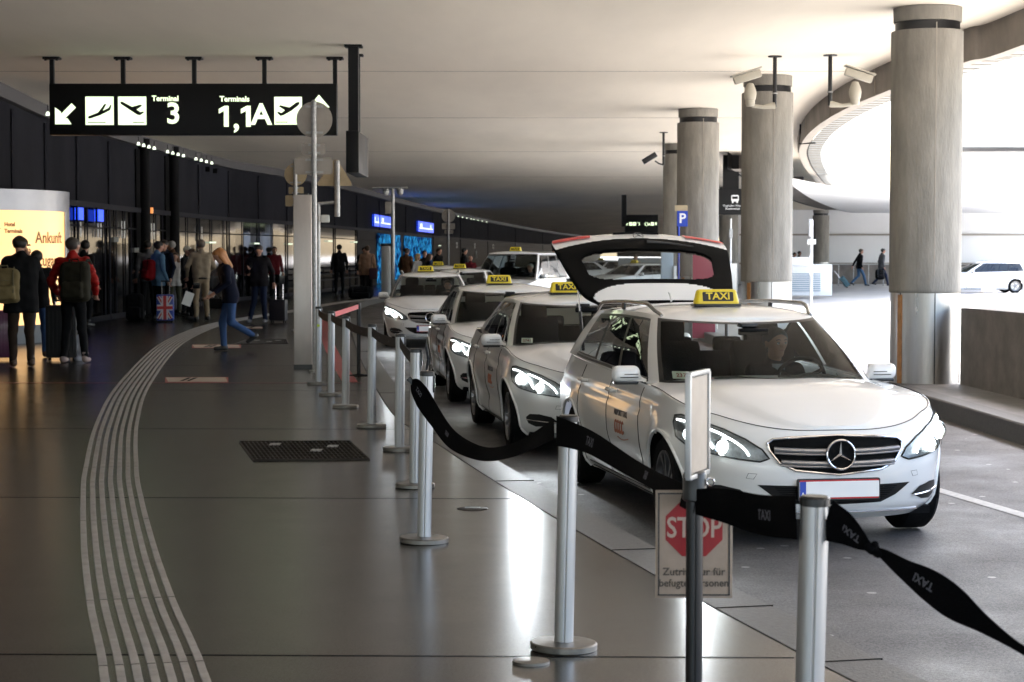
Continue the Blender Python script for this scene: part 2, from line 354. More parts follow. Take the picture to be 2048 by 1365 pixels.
# traffic island on the right
IE = [(5.6, -10), (5.25, 8), (4.93, 18.5), (4.68, 24.4), (4.35, 28), (4.1, 34), (4.0, 44), (4.3, 60), (5.5, 63)]
IS = [(p.x, p.y) for p in spline([(a, b, 0) for a, b in IE], 6)]
g = G()
g.grid([[(x, y, ROAD - .05), (x + .005, y, -.015), (x + .02, y, 0), (x + .26, y, 0)] for x, y in IS], kerb_m)
g.grid([[(x + .262, y, -.002), (x + 2.1, y, -.002), (x + 2.1, y, ROAD - .05)] for x, y in IS], island_m)
tag(g.build('traffic_island', smooth=0), kind='structure')
g = G(); a = gp(1880, 981, ROAD); b = gp(2060, 1034, ROAD); t = (b - a).normalized(); nrm = Vector((t.y, -t.x, 0)) * .06
line_paint = mat('road_paint', (.45, .44, .42), .6, noise=.3, nscale=20, bump=.3)
p0 = a - t * 12; p1 = a + t * 14
g.add([p0 - nrm, p1 - nrm, p1 + nrm, p0 + nrm], [(0, 1, 2, 3)], line_paint); tag(g.build('lane_line', smooth=0), kind='structure')

# tactile guidance strip: seven raised ribs laid as one piece of paving
ts = [(312, 1365), (296, 1304), (262, 1200), (238, 1095), (224, 996), (222, 936), (235, 843), (270, 767), (336, 693), (397, 661), (447, 646), (505, 635), (590, 622), (665, 608), (745, 598), (850, 585)]
tp = [gp(x, y) for x, y in ts]; tp = [tp[0] + (tp[0] - tp[1]) * 3.0] + tp; TS = spline(tp, 8)
tact_m = mat('tactile_rib', (.30, .275, .245), .62, noise=.25, nscale=7, bump=.4, bscale=80)
g = G()
for k in range(7):
    off = (k - 3) * .0635; nT = len(TS)
    for s0 in range(0, nT - 1, 12):
        rows = []
        for i in range(s0, min(s0 + 13, nT)):
            tt = (TS[min(i + 1, nT - 1)] - TS[max(i - 1, 0)]).normalized(); nn = Vector((tt.y, -tt.x, 0)); c = TS[i] + nn * (off + random.uniform(-.0006, .0006)) + tt * (.006 if i == s0 else (-.006 if i == s0 + 12 else 0))
            rows.append([c + nn * -.0185 + Vector((0, 0, -.001)), c + nn * -.016 + Vector((0, 0, .0065)), c + nn * .016 + Vector((0, 0, .0065)), c + nn * .0185 + Vector((0, 0, -.001))])
        g.grid(rows, tact_m)
tag(g.build('tactile_paving', smooth=20), kind='structure')
# marks on the pavement
for k in range(9):
    yj = 8.05 + 5.14 * k; xk = min((p for p in KS), key=lambda p: abs(p[1] - yj))[0]; tl = -.022 * (xk + 14)
    g = G(); g.add([(-14, yj - .007 - tl * .5, .0015), (xk, yj - .007 + tl * .5, .0015), (xk, yj + .009 + tl * .5, .0015), (-14, yj + .009 - tl * .5, .0015)], [(0, 1, 2, 3)], matte_black); tag(g.build('pavement_joint', smooth=0), kind='structure')
red_line_m = mat('red_floor_tape', (.30, .03, .03), .5, noise=.3, nscale=8)
y0 = gp(300, 767).y
g = G(); g.add([(-12, y0, .004), (gp(725, 767).x, y0, .004), (gp(725, 767).x, y0 + .05, .004), (-12, y0 + .05, .004)], [(0, 1, 2, 3)], red_line_m); tag(g.build('red_floor_line', smooth=0), kind='structure')
rp = spline([gp(648, 640), gp(652, 672), gp(668, 712), gp(700, 765)], 6)
g = G(); g.grid([[p + Vector((-.10, 0, .005)), p + Vector((.10, 0, .005))] for p in rp], red_line_m); tag(g.build('curved_red_line', smooth=0), kind='structure')
mark_m = mat('floor_label_cream', (.50, .42, .34), .5, noise=.2, nscale=10)
for q, (xa, xb, ya, yb, lb) in enumerate([(330, 457, 755, 766, 'cream floor label framed in red lying nearest, beside the striped guide path'), (384, 482, 690, 697, 'cream floor label framed in red under the walking woman'), (488, 525, 654, 658, 'small cream floor label in front of the man reading his phone')]):
    a = gp(xa, yb); b = gp(xb, yb); c = gp(xb, ya); d = gp(xa, ya); g = G(); up = Vector((0, 0, .003)); ctr = (a + b + c + d) / 4
    g.add([p + up for p in (a, b, c, d)], [(0, 1, 2, 3)], red_line_m)
    ins = [ctr + Vector(((p - ctr).x * .94, (p - ctr).y * .78, .006)) for p in (a, b, c, d)]; g.add(ins, [(0, 1, 2, 3)], mark_m)
    for k in (-.42, -.22): g.add([ctr + Vector(((b.x - a.x) * .5 * k + dx, (d.y - a.y) * dy, .009)) for dx, dy in ((0, -.3), (.05, -.3), (.05, .3), (0, .3))], [(0, 1, 2, 3)], matte_black)
    tag(g.build('floor_label', smooth=0), lb, 'floor label', 'cream floor labels')
grate_m = mat('cast_iron', (.03, .026, .022), .55, metal=.4, noise=.3, nscale=40)
def grate(c, lb):
    ctr = sum((p for p in c), Vector()) / 4; o = empty('drain_grate', ctr); tag(o, lb, 'drain grate'); c = [p - ctr for p in c]
    g = G(); up = Vector((0, 0, .002)); g.add([p + up for p in c], [(0, 1, 2, 3)], matte_black)
    n = 26
    for i in range(n + 1):
        t = i / n; a = c[0].lerp(c[1], t); b = c[3].lerp(c[2], t); g.tube([a + Vector((0, 0, .006)), b + Vector((0, 0, .006))], .007, grate_m, 4)
    for j in range(9):
        t = j / 8; a = c[0].lerp(c[3], t); b = c[1].lerp(c[2], t); g.tube([a + Vector((0, 0, .005)), b + Vector((0, 0, .005))], .007, grate_m, 4)
    g.build('grille_bars', o, 0)
    g = G(); g.tube([p + Vector((0, 0, .005)) for p in c], .012, grate_m, 4, closed=True); g.build('frame', o, 0)
    for t, s in ((.62, .5), (.8, .72), (.3, .85)):
        g = G(); p = c[0].lerp(c[1], t).lerp(c[3].lerp(c[2], t), s); g.box(p + Vector((0, 0, .008)), (.09, .16, .008), galv); g.build('cover_label', o, 0)
grate([gp(508, 923), gp(738, 921), gp(700, 885), gp(480, 886)], 'large black slotted drain grate in the middle of the pavement')
grate([gp(468, 690), gp(576, 688), gp(572, 680), gp(492, 681)], 'narrow slotted drain grate behind the walking woman')
o = empty('drain_cover', gp(945, 1018)); tag(o, 'small oval drain cover between the rail posts and the kerb', 'drain cover'); g = G(); g.lathe([(0, .006), (.085, .006), (.10, .002), (.10, 0)], grate_m, 24); g.build('lid', o); g = G(); g.box((0, 0, .008), (.10, .02, .006), galv); g.build('lifting_bar', o)

# ------------------------------------------------------------------ canopy
ET = [(2048, 89), (1925, 126), (1780, 180), (1697, 215), (1640, 248), (1610, 276), (1598, 303), (1604, 326), (1618, 347), (1642, 373), (1678, 402), (1724, 424), (1779, 436), (1860, 449), (1990, 461)]
EP = [gp(x, y, 4.3) for x, y in ET]
EP = [Vector((EP[0].x + .3, -16, 0)), Vector((EP[0].x + .1, 10, 0))] + [Vector((p.x, p.y, 0)) for p in EP]
ES = spline(EP, 7)
def eoff(i, d, P=None):
    P = P or ES; t = (P[min(i + 1, len(P) - 1)] - P[max(i - 1, 0)]).normalized(); return P[i] + Vector((t.y, -t.x, 0)) * d
canopy = empty('concrete_canopy', (0, 0, 0)); tag(canopy, 'wide cream painted concrete canopy over the taxi rank, its edge curving round the open sky', 'canopy')
g = G(); ex = ES[-1]
def crow(p, z): return [(-70, p.y, z), (-12, p.y, z), (-4, p.y, z), (2, p.y, z), (p.x, p.y, z)]
g.grid([crow(p, 4.75) for p in ES] + [[(x, 400, 4.75) for x in (-70, -12, -4, 2, ex.x)]], ceil_m)
g.grid([crow(p, 5.6) for p in ES] + [[(x, 400, 5.6) for x in (-70, -12, -4, 2, ex.x)]], fascia_m)
g.build('slab', canopy, 0)
joint_m = mat('soffit_joint', (.30, .27, .23), .8)
g = G()
for y in [14.5, 24.0, 33.5, 45, 60, 80]:
    xr = [p.x for p in ES if p.y >= y][0] - .4
    g.box(((-60 + xr) / 2, y, 4.748), (xr + 60, .018, .006), joint_m)
g.build('soffit_joint', canopy, 0)
g = G(); Z = lambda v, z: Vector((v.x, v.y, z)); n = len(ES)
g.grid([[Z(eoff(i, -.02), 4.76), Z(eoff(i, 0), 4.30), Z(eoff(i, .20), 4.30), Z(eoff(i, .20), 4.36)] for i in range(n)], fascia_m); g.build('edge_beam', canopy, 0)
sof_m = mat('edge_soffit', (.36, .325, .28), .8, noise=.1, nscale=2)
g = G(); g.grid([[Z(eoff(i, .002), 4.297), Z(eoff(i, .195), 4.297)] for i in range(n)], sof_m); g.build('drip_edge', canopy, 0)
tile_m = mat('metal_soffit_tile', (.17, .185, .18), .45, metal=.2, noise=.12, nscale=2)
g = G(); g.grid([[Z(eoff(i, .24), 4.33), Z(eoff(i, .58), 4.33), Z(eoff(i, .60), 4.42), Z(eoff(i, .60), 5.6)] for i in range(n)], tile_m)
L = 0
for i in range(8, n - 1):
    seg = (ES[i + 1] - ES[i]).length; k = max(1, int(seg / .75))
    for j in range(k):
        a = eoff(i, .24).lerp(eoff(i + 1, .24), j / k); b = eoff(i, .58).lerp(eoff(i + 1, .58), j / k)
        if a.y < 125: g.tube([Z(a, 4.327), Z(b, 4.327)], .012, joint_m, 4, cap=False)
g.build('soffit_tile_strip', canopy, 0)
g = G(); g.grid([[Z(eoff(i, .20), 4.34), Z(eoff(i, .24), 4.34)] for i in range(n)], matte_black); g.build('shadow_gap', canopy, 0)
for i in range(12, n, 9): g = G(); g.tube([Z(eoff(i, -.03), 4.74), Z(eoff(i, -.012), 4.31)], .012, joint_m, 4); g.build('beam_joint', canopy, 0)
g = G(); c0 = at(1603, 215, 45); pth = [at(1603, 210, eoff(0, 0).y * 0 + 44.5)]
k = min(range(n), key=lambda i: abs(ES[i].y - 47)); g.tube([Z(eoff(k, -.05), 4.72), Z(eoff(k, -.05), 4.5), Z(eoff(k + 1, -.05), 4.3), Z(eoff(k, .3), 4.27)], .02, matte_black, 6); g.build('rain_pipe', canopy)

# lower deck across the opening
LT = [gp(x, y, 4.0) for x, y in [(1560, 352), (1572, 362), (1586, 373), (1627, 400), (1683, 422), (1744, 434), (1775, 441), (1850, 447), (1960, 452)]]
LS = spline([Vector((p.x, p.y, 0)) for p in LT], 6); m_ = len(LS)
deck = empty('lower_deck', LS[20].copy()); tag(deck, 'lower white road deck with dark open bays seen under the far canopy edge', 'deck'); deck.location = (0, 0, 0)
g = G(); g.grid([[Z(eoff(i, 0, LS), 4.22), Z(eoff(i, 0, LS), 4.0), Z(LS[i] + Vector((3, 9, 0)), 4.0), Z(LS[i] + Vector((22, 45, 0)), 4.0)] for i in range(m_)], white_wall); g.grid([[Z(eoff(i, 0, LS), 4.22), Z(eoff(i, -1.5, LS), 4.22)] for i in range(m_)], fascia_m); g.build('deck_slab', deck, 0)
g = G(); g.grid([[Z(eoff(i, -1.6, LS), 4.22), Z(eoff(i, -1.6, LS), 4.78)] for i in range(m_)], matte_black); g.build('bay_shade_sheet', deck, 0)  # black sheet puts the shade inside the bays into colour
for i in range(4, m_ - 1, 3):
    a = eoff(i, -.8, LS); g = G(); t = (LS[i + 1] - LS[i]).normalized(); ln = .9 if i % 6 else 2.2
    g.box((a.x, a.y, 4.5), (ln, 1.4, .56), fascia_m, rot=Matrix.Rotation(math.atan2(t.y, t.x), 3, 'Z')); g.build('bay_pier', deck, 0)

# ------------------------------------------------------------------ columns
def column(px, width, lb, base=True, top=4.75, z0=1.14):
    Yc = F * .9 / width; X = (px - CX) / F * Yc; o = empty('concrete_column', (X, Yc, 0)); tag(o, lb, 'column', 'round concrete columns')
    rr = [math.sin(7 * a) * .003 + math.sin(19 * a + 1) * .0015 for a in [2 * math.pi * k / 96 for k in range(96)]]
    g = G(); rows = []
    for r, z in ((.40, z0), (.44, z0 + .002), (.452, z0 + .02), (.45, z0 + .05), (.45, top - .32), (.445, top - .30), (.38, top - .298)):
        rows.append([((r + rr[k]) * math.cos(2 * math.pi * k / 96), (r + rr[k]) * math.sin(2 * math.pi * k / 96), z) for k in range(96)])
    g.grid(rows, concrete, cv=True); g.build('shaft', o, 40)
    g = G(); a = math.atan2(-Yc, -X) + .25; g.box((.452 * math.cos(a), .452 * math.sin(a), (z0 + top) / 2), (.012, .012, top - z0 - .45), joint_m, rot=Matrix.Rotation(a, 3, 'Z')); g.build('casting_seam', o, 0)
    g = G(); g.lathe([(.38, top - .298), (.405, top - .295), (.405, top - .19), (.38, top - .188)], black_trim, 64); g.build('bearing_ring', o)
    g = G(); g.lathe([(.38, top - .188), (.425, top - .185), (.43, top - .005)], concrete, 64); g.build('column_head', o)
    clad = mat('steel_cladding', (.50, .49, .47), .34, metal=.9, noise=.2, nscale=8, stretch=(1, 1, .1), rvar=.08)
    g = G(); g.lathe([(.437, ROAD - .02), (.437, z0 + .001)], clad, 96)
    for k in range(6):
        q = 2 * math.pi * k / 6 + .6; g.box((.438 * math.cos(q), .438 * math.sin(q), z0 / 2), (.008, .012, z0), black_trim, rot=Matrix.Rotation(q, 3, 'Z'))
    g.build('base_cladding', o)
    g = G(); q = math.atan2(-Yc, -X) - .78; g.box((.438 * math.cos(q), .438 * math.sin(q), z0 / 2 - .01), (.012, .075, z0 - .02), mat('orange_strip', (.42, .20, .07), .5, noise=.3, nscale=12), rot=Matrix.Rotation(q, 3, 'Z')); g.build('orange_strip', o)
    return o
column(1850, 141, 'nearest and darkest round concrete column on the right, standing on the traffic island')
column(1533, 102, 'second concrete column, standing behind the estate car with the raised tailgate')
column(1395, 83, 'third concrete column, behind the raised tailgate with the blue parking sign in front')
column(1357, 63, 'partly hidden concrete column just left of and behind the parking sign column')
column(1457, 38, 'slim distant concrete column behind the black bus sign')
column(1641, 33, 'distant concrete column by the white far wall, in line with the two walking men', top=3.98)

# parapet at the right edge
g = G(); pw = empty('parapet_wall', (5.75, 24.4, 0)); tag(pw, 'brown grey concrete parapet wall at the right edge of the traffic island', 'wall')
vs = []
for x, y, z in ((5.72, 24.5, .965), (5.98, 14, .965)): vs.append((x, y, z))
g.add([(a - 5.75, b - 24.4, c) for a, b, c in [(5.64, 24.5, -.01), (5.86, 20, -.01), (6.2, 10, -.01), (6.0, 24.5, -.01), (6.2, 20, -.01), (6.6, 10, -.01), (5.64, 24.5, .96), (5.86, 20, .98), (6.2, 10, 1.0), (6.0, 24.5, .96), (6.2, 20, .98), (6.6, 10, 1.0)]],
      [(0, 1, 7, 6), (1, 2, 8, 7), (3, 9, 10, 4), (4, 10, 11, 5), (6, 7, 10, 9), (7, 8, 11, 10), (0, 6, 9, 3), (2, 5, 11, 8)], concrete_w)
g.build('wall', pw, 0)
g = G(); g.box((.3, -5, 1.0), (.02, .02, .01), joint_m); 
for y, z in ((22.6, .5), (21.2, .7), (23.6, .25)): g.tube([(5.735 + (24.5 - y) * .049 - 5.75, y - 24.4, z - .12), (5.735 + (24.5 - y) * .049 - 5.75, y - 24.4, z + .12)], .006, joint_m, 4)
g.v = g.v[8:]; g.f = [tuple(i - 8 for i in f) for f in g.f[6:]]; g.m = g.m[6:]; g.build('stain', pw, 0)

# ------------------------------------------------------------------ terminal facade
FL = [(-420, -60), (-200, 75), (0, 172), (98, 218), (180, 244), (267, 271), (351, 294), (457, 322), (562, 340), (643, 358), (719, 377), (810, 402), (919, 428), (1048, 454), (1142, 469), (1240, 478)]
def fac(px, z=0.0, d=0.0):
    e = 1.0; p = gp(px, sinterp(px, FL), 4.75); q = gp(px + e, sinterp(px + e, FL), 4.75); t = (q - p).normalized(); nn = Vector((t.y, -t.x, 0))
    if nn.x < 0 and nn.y > 0: nn = -nn
    return Vector((p.x, p.y, z)) + nn * d
MUL = [-300, -210, -130, -60, 19, 86, 150, 214, 270, 329, 395, 455, 515, 572, 622, 668, 712, 757, 810, 865, 920, 975, 1030, 1085, 1140, 1200]
up_m = mat('upper_dark_glass', (.022, .0222, .027), .8, noise=.3, nscale=.5, spec=.04)
up_l = mat('upper_grey_panel', (.028, .029, .036), .8, spec=.02, noise=.1, nscale=.7)
lo_m = mat('dark_door_glass', (.005, .005, .007), .06, spec=.10); lo_far = mat('far_dark_glass', (.004, .004, .006), .5, spec=.02)
fr_m = mat('facade_frame', (.020, .020, .026), .6, spec=.08)
facade = empty('terminal_facade', fac(300)); fc0 = facade.location.copy(); tag(facade, 'dark glazed arrivals facade curving along the left side under the canopy', 'building facade')
def floc(p): return p - fc0
def fpanel(a, b, z0, z1, m, name, d=0.0, n=4):
    g = G(); g.grid([[floc(fac(a + (b - a) * i / n, z0, d)), floc(fac(a + (b - a) * i / n, z1, d))] for i in range(n + 1)], m); return g.build(name, facade, 0)
for a, b in zip(MUL, MUL[1:]):
    fpanel(a, b, 2.84, 4.76, up_l if a in (395,) else up_m, 'upper_panel'); fpanel(a, b, 0.0, 2.72, lo_m if a < 700 else lo_far, 'glass_panel')
for a in MUL:
    g = G(); w = .09 if a in (270, 329) else .03
    for z0, z1 in ((0, 2.72), (2.84, 4.4)): g.tube([floc(fac(a, z0, .04)), floc(fac(a, z1, .04))], w, matte_black if a in (270, 329) else fr_m, 4)
    g.build('mullion', facade, 0)
for a in (278, 338):
    g = G(); g.tube([floc(fac(a, 0, .12)), floc(fac(a, 4.7, .12))], .17, matte_black, 12); g.build('pillar', facade)
def frail(z, h, d, m, name, a=-300, b=1200):
    g = G(); N = 90; g.grid([[floc(fac(a + (b - a) * i / N, z - h, 0)), floc(fac(a + (b - a) * i / N, z - h, d)), floc(fac(a + (b - a) * i / N, z + h, d)), floc(fac(a + (b - a) * i / N, z + h, 0))] for i in range(N + 1)], m); g.build(name, facade, 0)
frail(2.78, .065, .07, fr_m, 'transom'); frail(.06, .06, .05, fr_m, 'plinth'); frail(4.62, .13, .16, mat('gutter_grey', (.07, .065, .065), .6), 'head_fascia'); frail(2.28, .02, .03, matte_black, 'door_rail')
for a in (120, 131, 170, 205, 228, 246, 258, 290, 308, 322, 352, 372, 420, 445, 484, 543):
    g = G(); g.tube([floc(fac(a, 0, .03)), floc(fac(a, 2.72, .03))], .018, fr_m, 4); g.build('door_stile', facade, 0)
hd = mat('handle_white', (.55, .55, .52), .4, emit=(1, .98, .9), es=.02)
for a in (150, 191, 239, 276, 299, 337, 396, 912, 948, 985):
    g = G(); y = fac(a).y; s = 1.0
    for z in (1.65 + 80 * 0, 0): pass
    for z0, z1 in ((2.02, 2.22), (2.26, 2.46)):
        for q in (-.035, .035): g.tube([floc(fac(a, z0, .07)) + Vector((q, 0, 0)), floc(fac(a, z1, .07)) + Vector((q, 0, 0))], .015, hd, 6)
    g.build('door_handle', facade)
g = G(); g.box(floc(fac(291, 2.8, .12)), (.14, .1, .16), mat('orange_lamp', (.6, .2, .05), .4, emit=(1, .35, .1), es=.12), bev=.02); g.build('alarm_lamp', facade)
for a in (411, 426):
    g = G(); g.box(floc(fac(a, 4.30, .06)), (.16, .1, .16), matte_black, bev=.02); g.build('loudspeaker', facade)
for a, z in ((226, 1.98), (267, 1.72), (951, 1.5)):
    g = G(); g.box(floc(fac(a, z, .05)), (.13, .02, .12 if a < 900 else .6), paper); g.build('door_notice', facade, 0)
# solid rails standing in for dark railings reflected in the glass
g = G()
for z in (.55, .78, 1.0): g.tube([floc(fac(600 + 12 * i, z, .6)) for i in range(12)], .03, fr_m, 6)
for i in range(0, 12, 3): g.tube([floc(fac(600 + 12 * i, 0, .6)), floc(fac(600 + 12 * i, 1.0, .6))], .03, fr_m, 6)
g.build('reflected_rail', facade)
# glowing bars standing in for lamps reflected in the dark glass
lamp_refl_m = mat('reflected_lamp', (.8, .9, .7), .5, emit=(.85, 1, .75), es=.14)
for a in (418, 508, 575, 656, 707, 877):
    p = fac(a, 1.98 if a < 600 else 2.15, .04); g = G(); w = .34 if a < 500 else .28; g.box(floc(p), (w, .03, .05), lamp_refl_m, bev=.01); g.build('lamp_reflection', facade)
# mosaic glass panels
def mosaic():
    m = bpy.data.materials.new('blue_mosaic'); m.use_nodes = True; n = m.node_tree; L = n.links; b = n.nodes['Principled BSDF']
    tc = n.nodes.new('ShaderNodeTexCoord'); mp = n.nodes.new('ShaderNodeMapping'); mp.inputs['Scale'].default_value = (1, 1, 1.0); L.new(tc.outputs['Object'], mp.inputs[0])
    br = n.nodes.new('ShaderNodeTexVoronoi'); br.inputs['Scale'].default_value = 4.5; L.new(mp.outputs[0], br.inputs['Vector'])
    r = n.nodes.new('ShaderNodeValToRGB'); e = r.color_ramp.elements; e[0].position = .30; e[0].color = (.001, .002, .012, 1); e[1].position = .80; e[1].color = (.03, .30, .60, 1)
    x = r.color_ramp.elements.new(.5); x.color = (.005, .035, .17, 1); L.new(br.outputs['Color'], r.inputs[0]); L.new(r.outputs[0], b.inputs['Emission Color']); b.inputs['Emission Strength'].default_value = .15; b.inputs['Roughness'].default_value = .6; b.inputs['Specular IOR Level'].default_value = 0; b.inputs['Base Color'].default_value = (0, 0, 0, 1)
    return m
mos = mosaic()
fpanel(752, 800, .05, 2.66, mos, 'mosaic_panel', .05); fpanel(806, 862, .05, 2.66, mos, 'mosaic_panel', .05)
scr = mat('blue_screen', (.02, .05, .5), .3, emit=(.02, .08, 1.0), es=.2); scr_w = mat('screen_white', (.8, .85, .9), .3, emit=(.7, .85, 1), es=.18)
def screen(a, b, z0, z1, lb, bars):
    c = fac((a + b) / 2, (z0 + z1) / 2, .12); o = empty('display_screen', c); tag(o, lb, 'screen', 'blue display screens'); p = fac(a, 0, .12); q = fac(b, 0, .12); w = (q - p).length; rot = Matrix.Rotation(math.atan2(q.y - p.y, q.x - p.x), 3, 'Z')
    g = G(); g.box((0, .03, 0), (w + .08, .05, z1 - z0 + .08), matte_black, rot=rot); g.build('housing', o, 0); g = G(); g.box((0, 0, 0), (w, .09, z1 - z0), scr, rot=rot); g.build('display', o, 0)
    if bars:
        g = G(); h = z1 - z0; fx = rot @ Vector((1, 0, 0)); fn = rot @ Vector((0, -1, 0)) * .05
        g.box(fx * (-.0 * w) + Vector((0, 0, -.15 * h)) + fn, (w * .86, .01, h * .12), scr_w, rot=rot); g.box(fx * (-.32 * w) + Vector((0, 0, .12 * h)) + fn, (w * .12, .01, h * .36), scr_w, rot=rot); g.box(fx * (.3 * w) + Vector((0, 0, .1 * h)) + fn, (w * .05, .01, h * .4), scr_w, rot=rot); g.build('display_lines', o, 0)
screen(742, 752, 3.0, 3.6, 'narrow blue screen beside the camera mast', True); screen(754, 783, 3.0, 3.6, 'wide blue screen half behind the camera mast', True); screen(832, 863, 3.0, 3.65, 'bright blue screen with white lines above the right mosaic panel', True)
screen(141, 151, 2.40, 2.68, 'small blue screen beside the lit revolving entrance', False); screen(181, 192, 2.40, 2.68, 'small blue screen between two dark doors', False)
# clusters of small downlights under the canopy edge
spot_m = mat('spot_lens', (1, 1, .9), .4, emit=(.85, 1, .75), es=.25)
for a, lb in ((66, 'row of small spotlights nearest the left edge under the canopy'), (258, 'row of small spotlights left of the first dark pillar'), (319, 'row of small spotlights between the two dark pillars'), (378, 'row of small spotlights right of the dark pillars'), (918, 'row of distant spotlights beside the round sign back'), (950, 'farthest row of spotlights under the canopy edge')):
    o = empty('spotlight_row', fac(a, 4.42, .45)); tag(o, lb, 'spotlights', 'rows of spotlights under the canopy')
    for k in range(4 if a > 100 else 5):
        off = fac(a + (k - 1.5) * 11 * (1 if a < 900 else .8), 4.40, .45) - o.location; g = G(); g.lathe([(.0, 0), (.045, 0), (.03, .07), (0, .08)], spot_m, 10, Matrix.Translation(off)); g.tube([off + Vector((0, 0, .1)), off + Vector((0, 0, .22))], .008, matte_black, 5); g.build('spotlight', o)

# revolving entrance drum
drum = empty('revolving_entrance', (-11.02, 36.9, 0)); tag(drum, 'drum of the revolving entrance with warm glowing wall and grey metal band', 'revolving door')
DR = 2.6
def arc(r, a0, a1, z0, z1, m, name, n=24, parent=drum):
    g = G(); g.grid([[(r * math.cos(R(a0 + (a1 - a0) * i / n)), r * math.sin(R(a0 + (a1 - a0) * i / n)), z) for z in (z0, z1)] for i in range(n + 1)], m); return g.build(name, parent, 40)
warm = bpy.data.materials.new('glowing_wall'); warm.use_nodes = True; _n = warm.node_tree; _b = _n.nodes['Principled BSDF']; _b.inputs['Base Color'].default_value = (.8, .62, .36, 1); _b.inputs['Roughness'].default_value = .35
_b.inputs['Emission Color'].default_value = (1.0, .52, .17, 1); _b.inputs['Emission Strength'].default_value = .17
band_m = mat('band_metal', (.34, .35, .38), .35, metal=.6, noise=.08, nscale=2)
arc(DR, -180, 0, 2.42, 2.80, band_m, 'fascia_band', 48); arc(DR - .03, -63, 0, .33, 2.42, warm, 'glowing_wall'); arc(DR, -63, 0, 0, .33, mat('base_grey', (.14, .15, .16), .5), 'base_band')
arc(DR, 0, 60, 0, 2.8, band_m, 'side_wall')
g = G(); g.lathe([(0, 2.80), (DR, 2.80)], band_m, 48); g.build('drum_roof', drum, 0)
for a in (-63, -70, -2):
    g = G(); g.tube([(DR * math.cos(R(a)), DR * math.sin(R(a)), 0), (DR * math.cos(R(a)), DR * math.sin(R(a)), 2.42)], .05 if a != -2 else .02, matte_black if a != -2 else band_m, 8); g.build('door_post', drum)
arc(DR - .5, -130, -66, 0.05, 2.4, mat('amber_glass', (.10, .06, .02), .15, emit=(1, .55, .12), es=.03), 'door_leaf', 10)
g = G(); g.tube([(DR * .45 * math.cos(R(-80)) + .15, -.9, .05), (DR * .45 * math.cos(R(-80)) + .15, -.9, 2.35)], .035, warm, 10); g.build('light_tube', drum)
arc(DR - .02, -115, -66, 1.58, 1.66, matte_black, 'door_crossbar')
let_d = mat('lettering_dark', (.05, .04, .03), .5)
def arc_text(s, size, a, z, name):
    g = G(); g.text(s, size, let_d, Matrix(), bold=.004, align='LEFT'); v2 = []
    for x, y, z_ in g.v:
        q = R(a) + x / DR; rr = DR - .02 + z_ * .5; v2.append((rr * math.cos(q), rr * math.sin(q), z + y))
    g.v = v2; g.build(name, drum, 0)
let_d2 = mat('lettering_amber', (.22, .09, .02), .5); let_keep = let_d; let_d = let_d2; arc_text('Ankunft', .30, -27, 1.92, 'lettering'); arc_text('Zugang', .30, -27, 1.50, 'lettering'); arc_text('Hotel', .10, -43, 2.16, 'lettering'); arc_text('Terminals', .10, -43, 2.04, 'lettering'); let_d = let_keep; arc_text('<-', .16, -48, 2.10, 'arrow')

# check-in counters by the doors
kiosk_m = mat('kiosk_light', (.50, .50, .49), .35, noise=.08, nscale=4)
def kiosk(px, py, h, w, lb, twist=0):
    o = empty('white_counter', gp(px, py), twist); tag(o, lb, 'counter', 'white counters by the doors')
    g = G(); rows = []
    for i in range(9):
        x = -w / 2 + w * i / 8; rows.append([(x, -.12 - .10 * math.cos(x / w * math.pi), .0), (x, -.12 - .10 * math.cos(x / w * math.pi), h), (x, .2, h + .05), (x, .2, 0)])
    g.grid(rows, kiosk_m); g.build('body', o, 40); g = G(); g.box((0, .02, h + .06), (w + .08, .42, .03), black_trim, rot=Matrix.Rotation(.18, 3, 'X'), bev=.01); g.build('desk_top', o)
    g = G(); g.box((0, .0, .05), (w * .98, .36, .09), band_m, bev=.01); g.build('plinth', o)
kiosk(250, 624, 1.12, .52, 'curved white counter that the two men in dark coats lean over', .5); kiosk(190, 628, 1.1, .35, 'white counter hidden behind the man in the red jacket', .3); kiosk(776, 592, 1.9, .5, 'tall white panel behind the man in the brown coat', 0)

# far background on the right: white building, railing, louvred box, tower
fw = empty('far_white_building', (38, 116, 0)); tag(fw, 'long white building behind the two walking men, its upper floor overhanging', 'building')
g = G(); g.box((13.5, .5, 1.2), (77, 1, 6.0), white_wall); g.build('wall', fw, 0)
g = G(); g.box((13, -.10, 2.72), (75, .12, .10), joint_m); g.box((13, -.08, 1.02), (75, .12, .08), joint_m); g.build('dark_ledge', fw, 0)
g = G(); g.box((33, -7, 3.56), (60, 9, .62), white_wall); g.build('overhang', fw, 0); g = G(); g.box((33, -11.53, 3.24), (60, .05, .04), joint_m); g.box((33, -11.53, 3.87), (60, .05, .03), joint_m); g.build('overhang_edge', fw, 0)
g = G(); g.box((-12, -.3, .35), (24, .4, 1.2), fascia_m); g.build('low_concrete_wall', fw, 0)
tw = empty('far_control_building', (53, 190, 0)); tag(tw, 'tall white block with an overhanging flat roof on the right horizon', 'building')
g = G(); g.box((-4, 3, 5.5), (14, 10, 11.0), white_wall); g.build('block', tw, 0); g = G(); g.box((-3.6, 3, 12.0), (18, 12, .4), mat('roof_grey', (.5, .5, .5), .6)); g.build('roof', tw, 0); g = G(); g.box((-.3, -2.03, 11.0), (1.4, .06, .8), joint_m); g.build('window', tw, 0)
g = G(); g.tube([(3.3, -2.2, 11.6), (3.3, -2.2, 2)], .12, joint_m, 6); g.build('downpipe', tw)
mr = empty('far_mast_frame', (55, 175, 0)); tag(mr, 'pale steel frame of leaning masts at the right edge of the sky', 'steel frame')
pale_blue = mat('pale_blue_steel', (.25, .32, .45), .5)
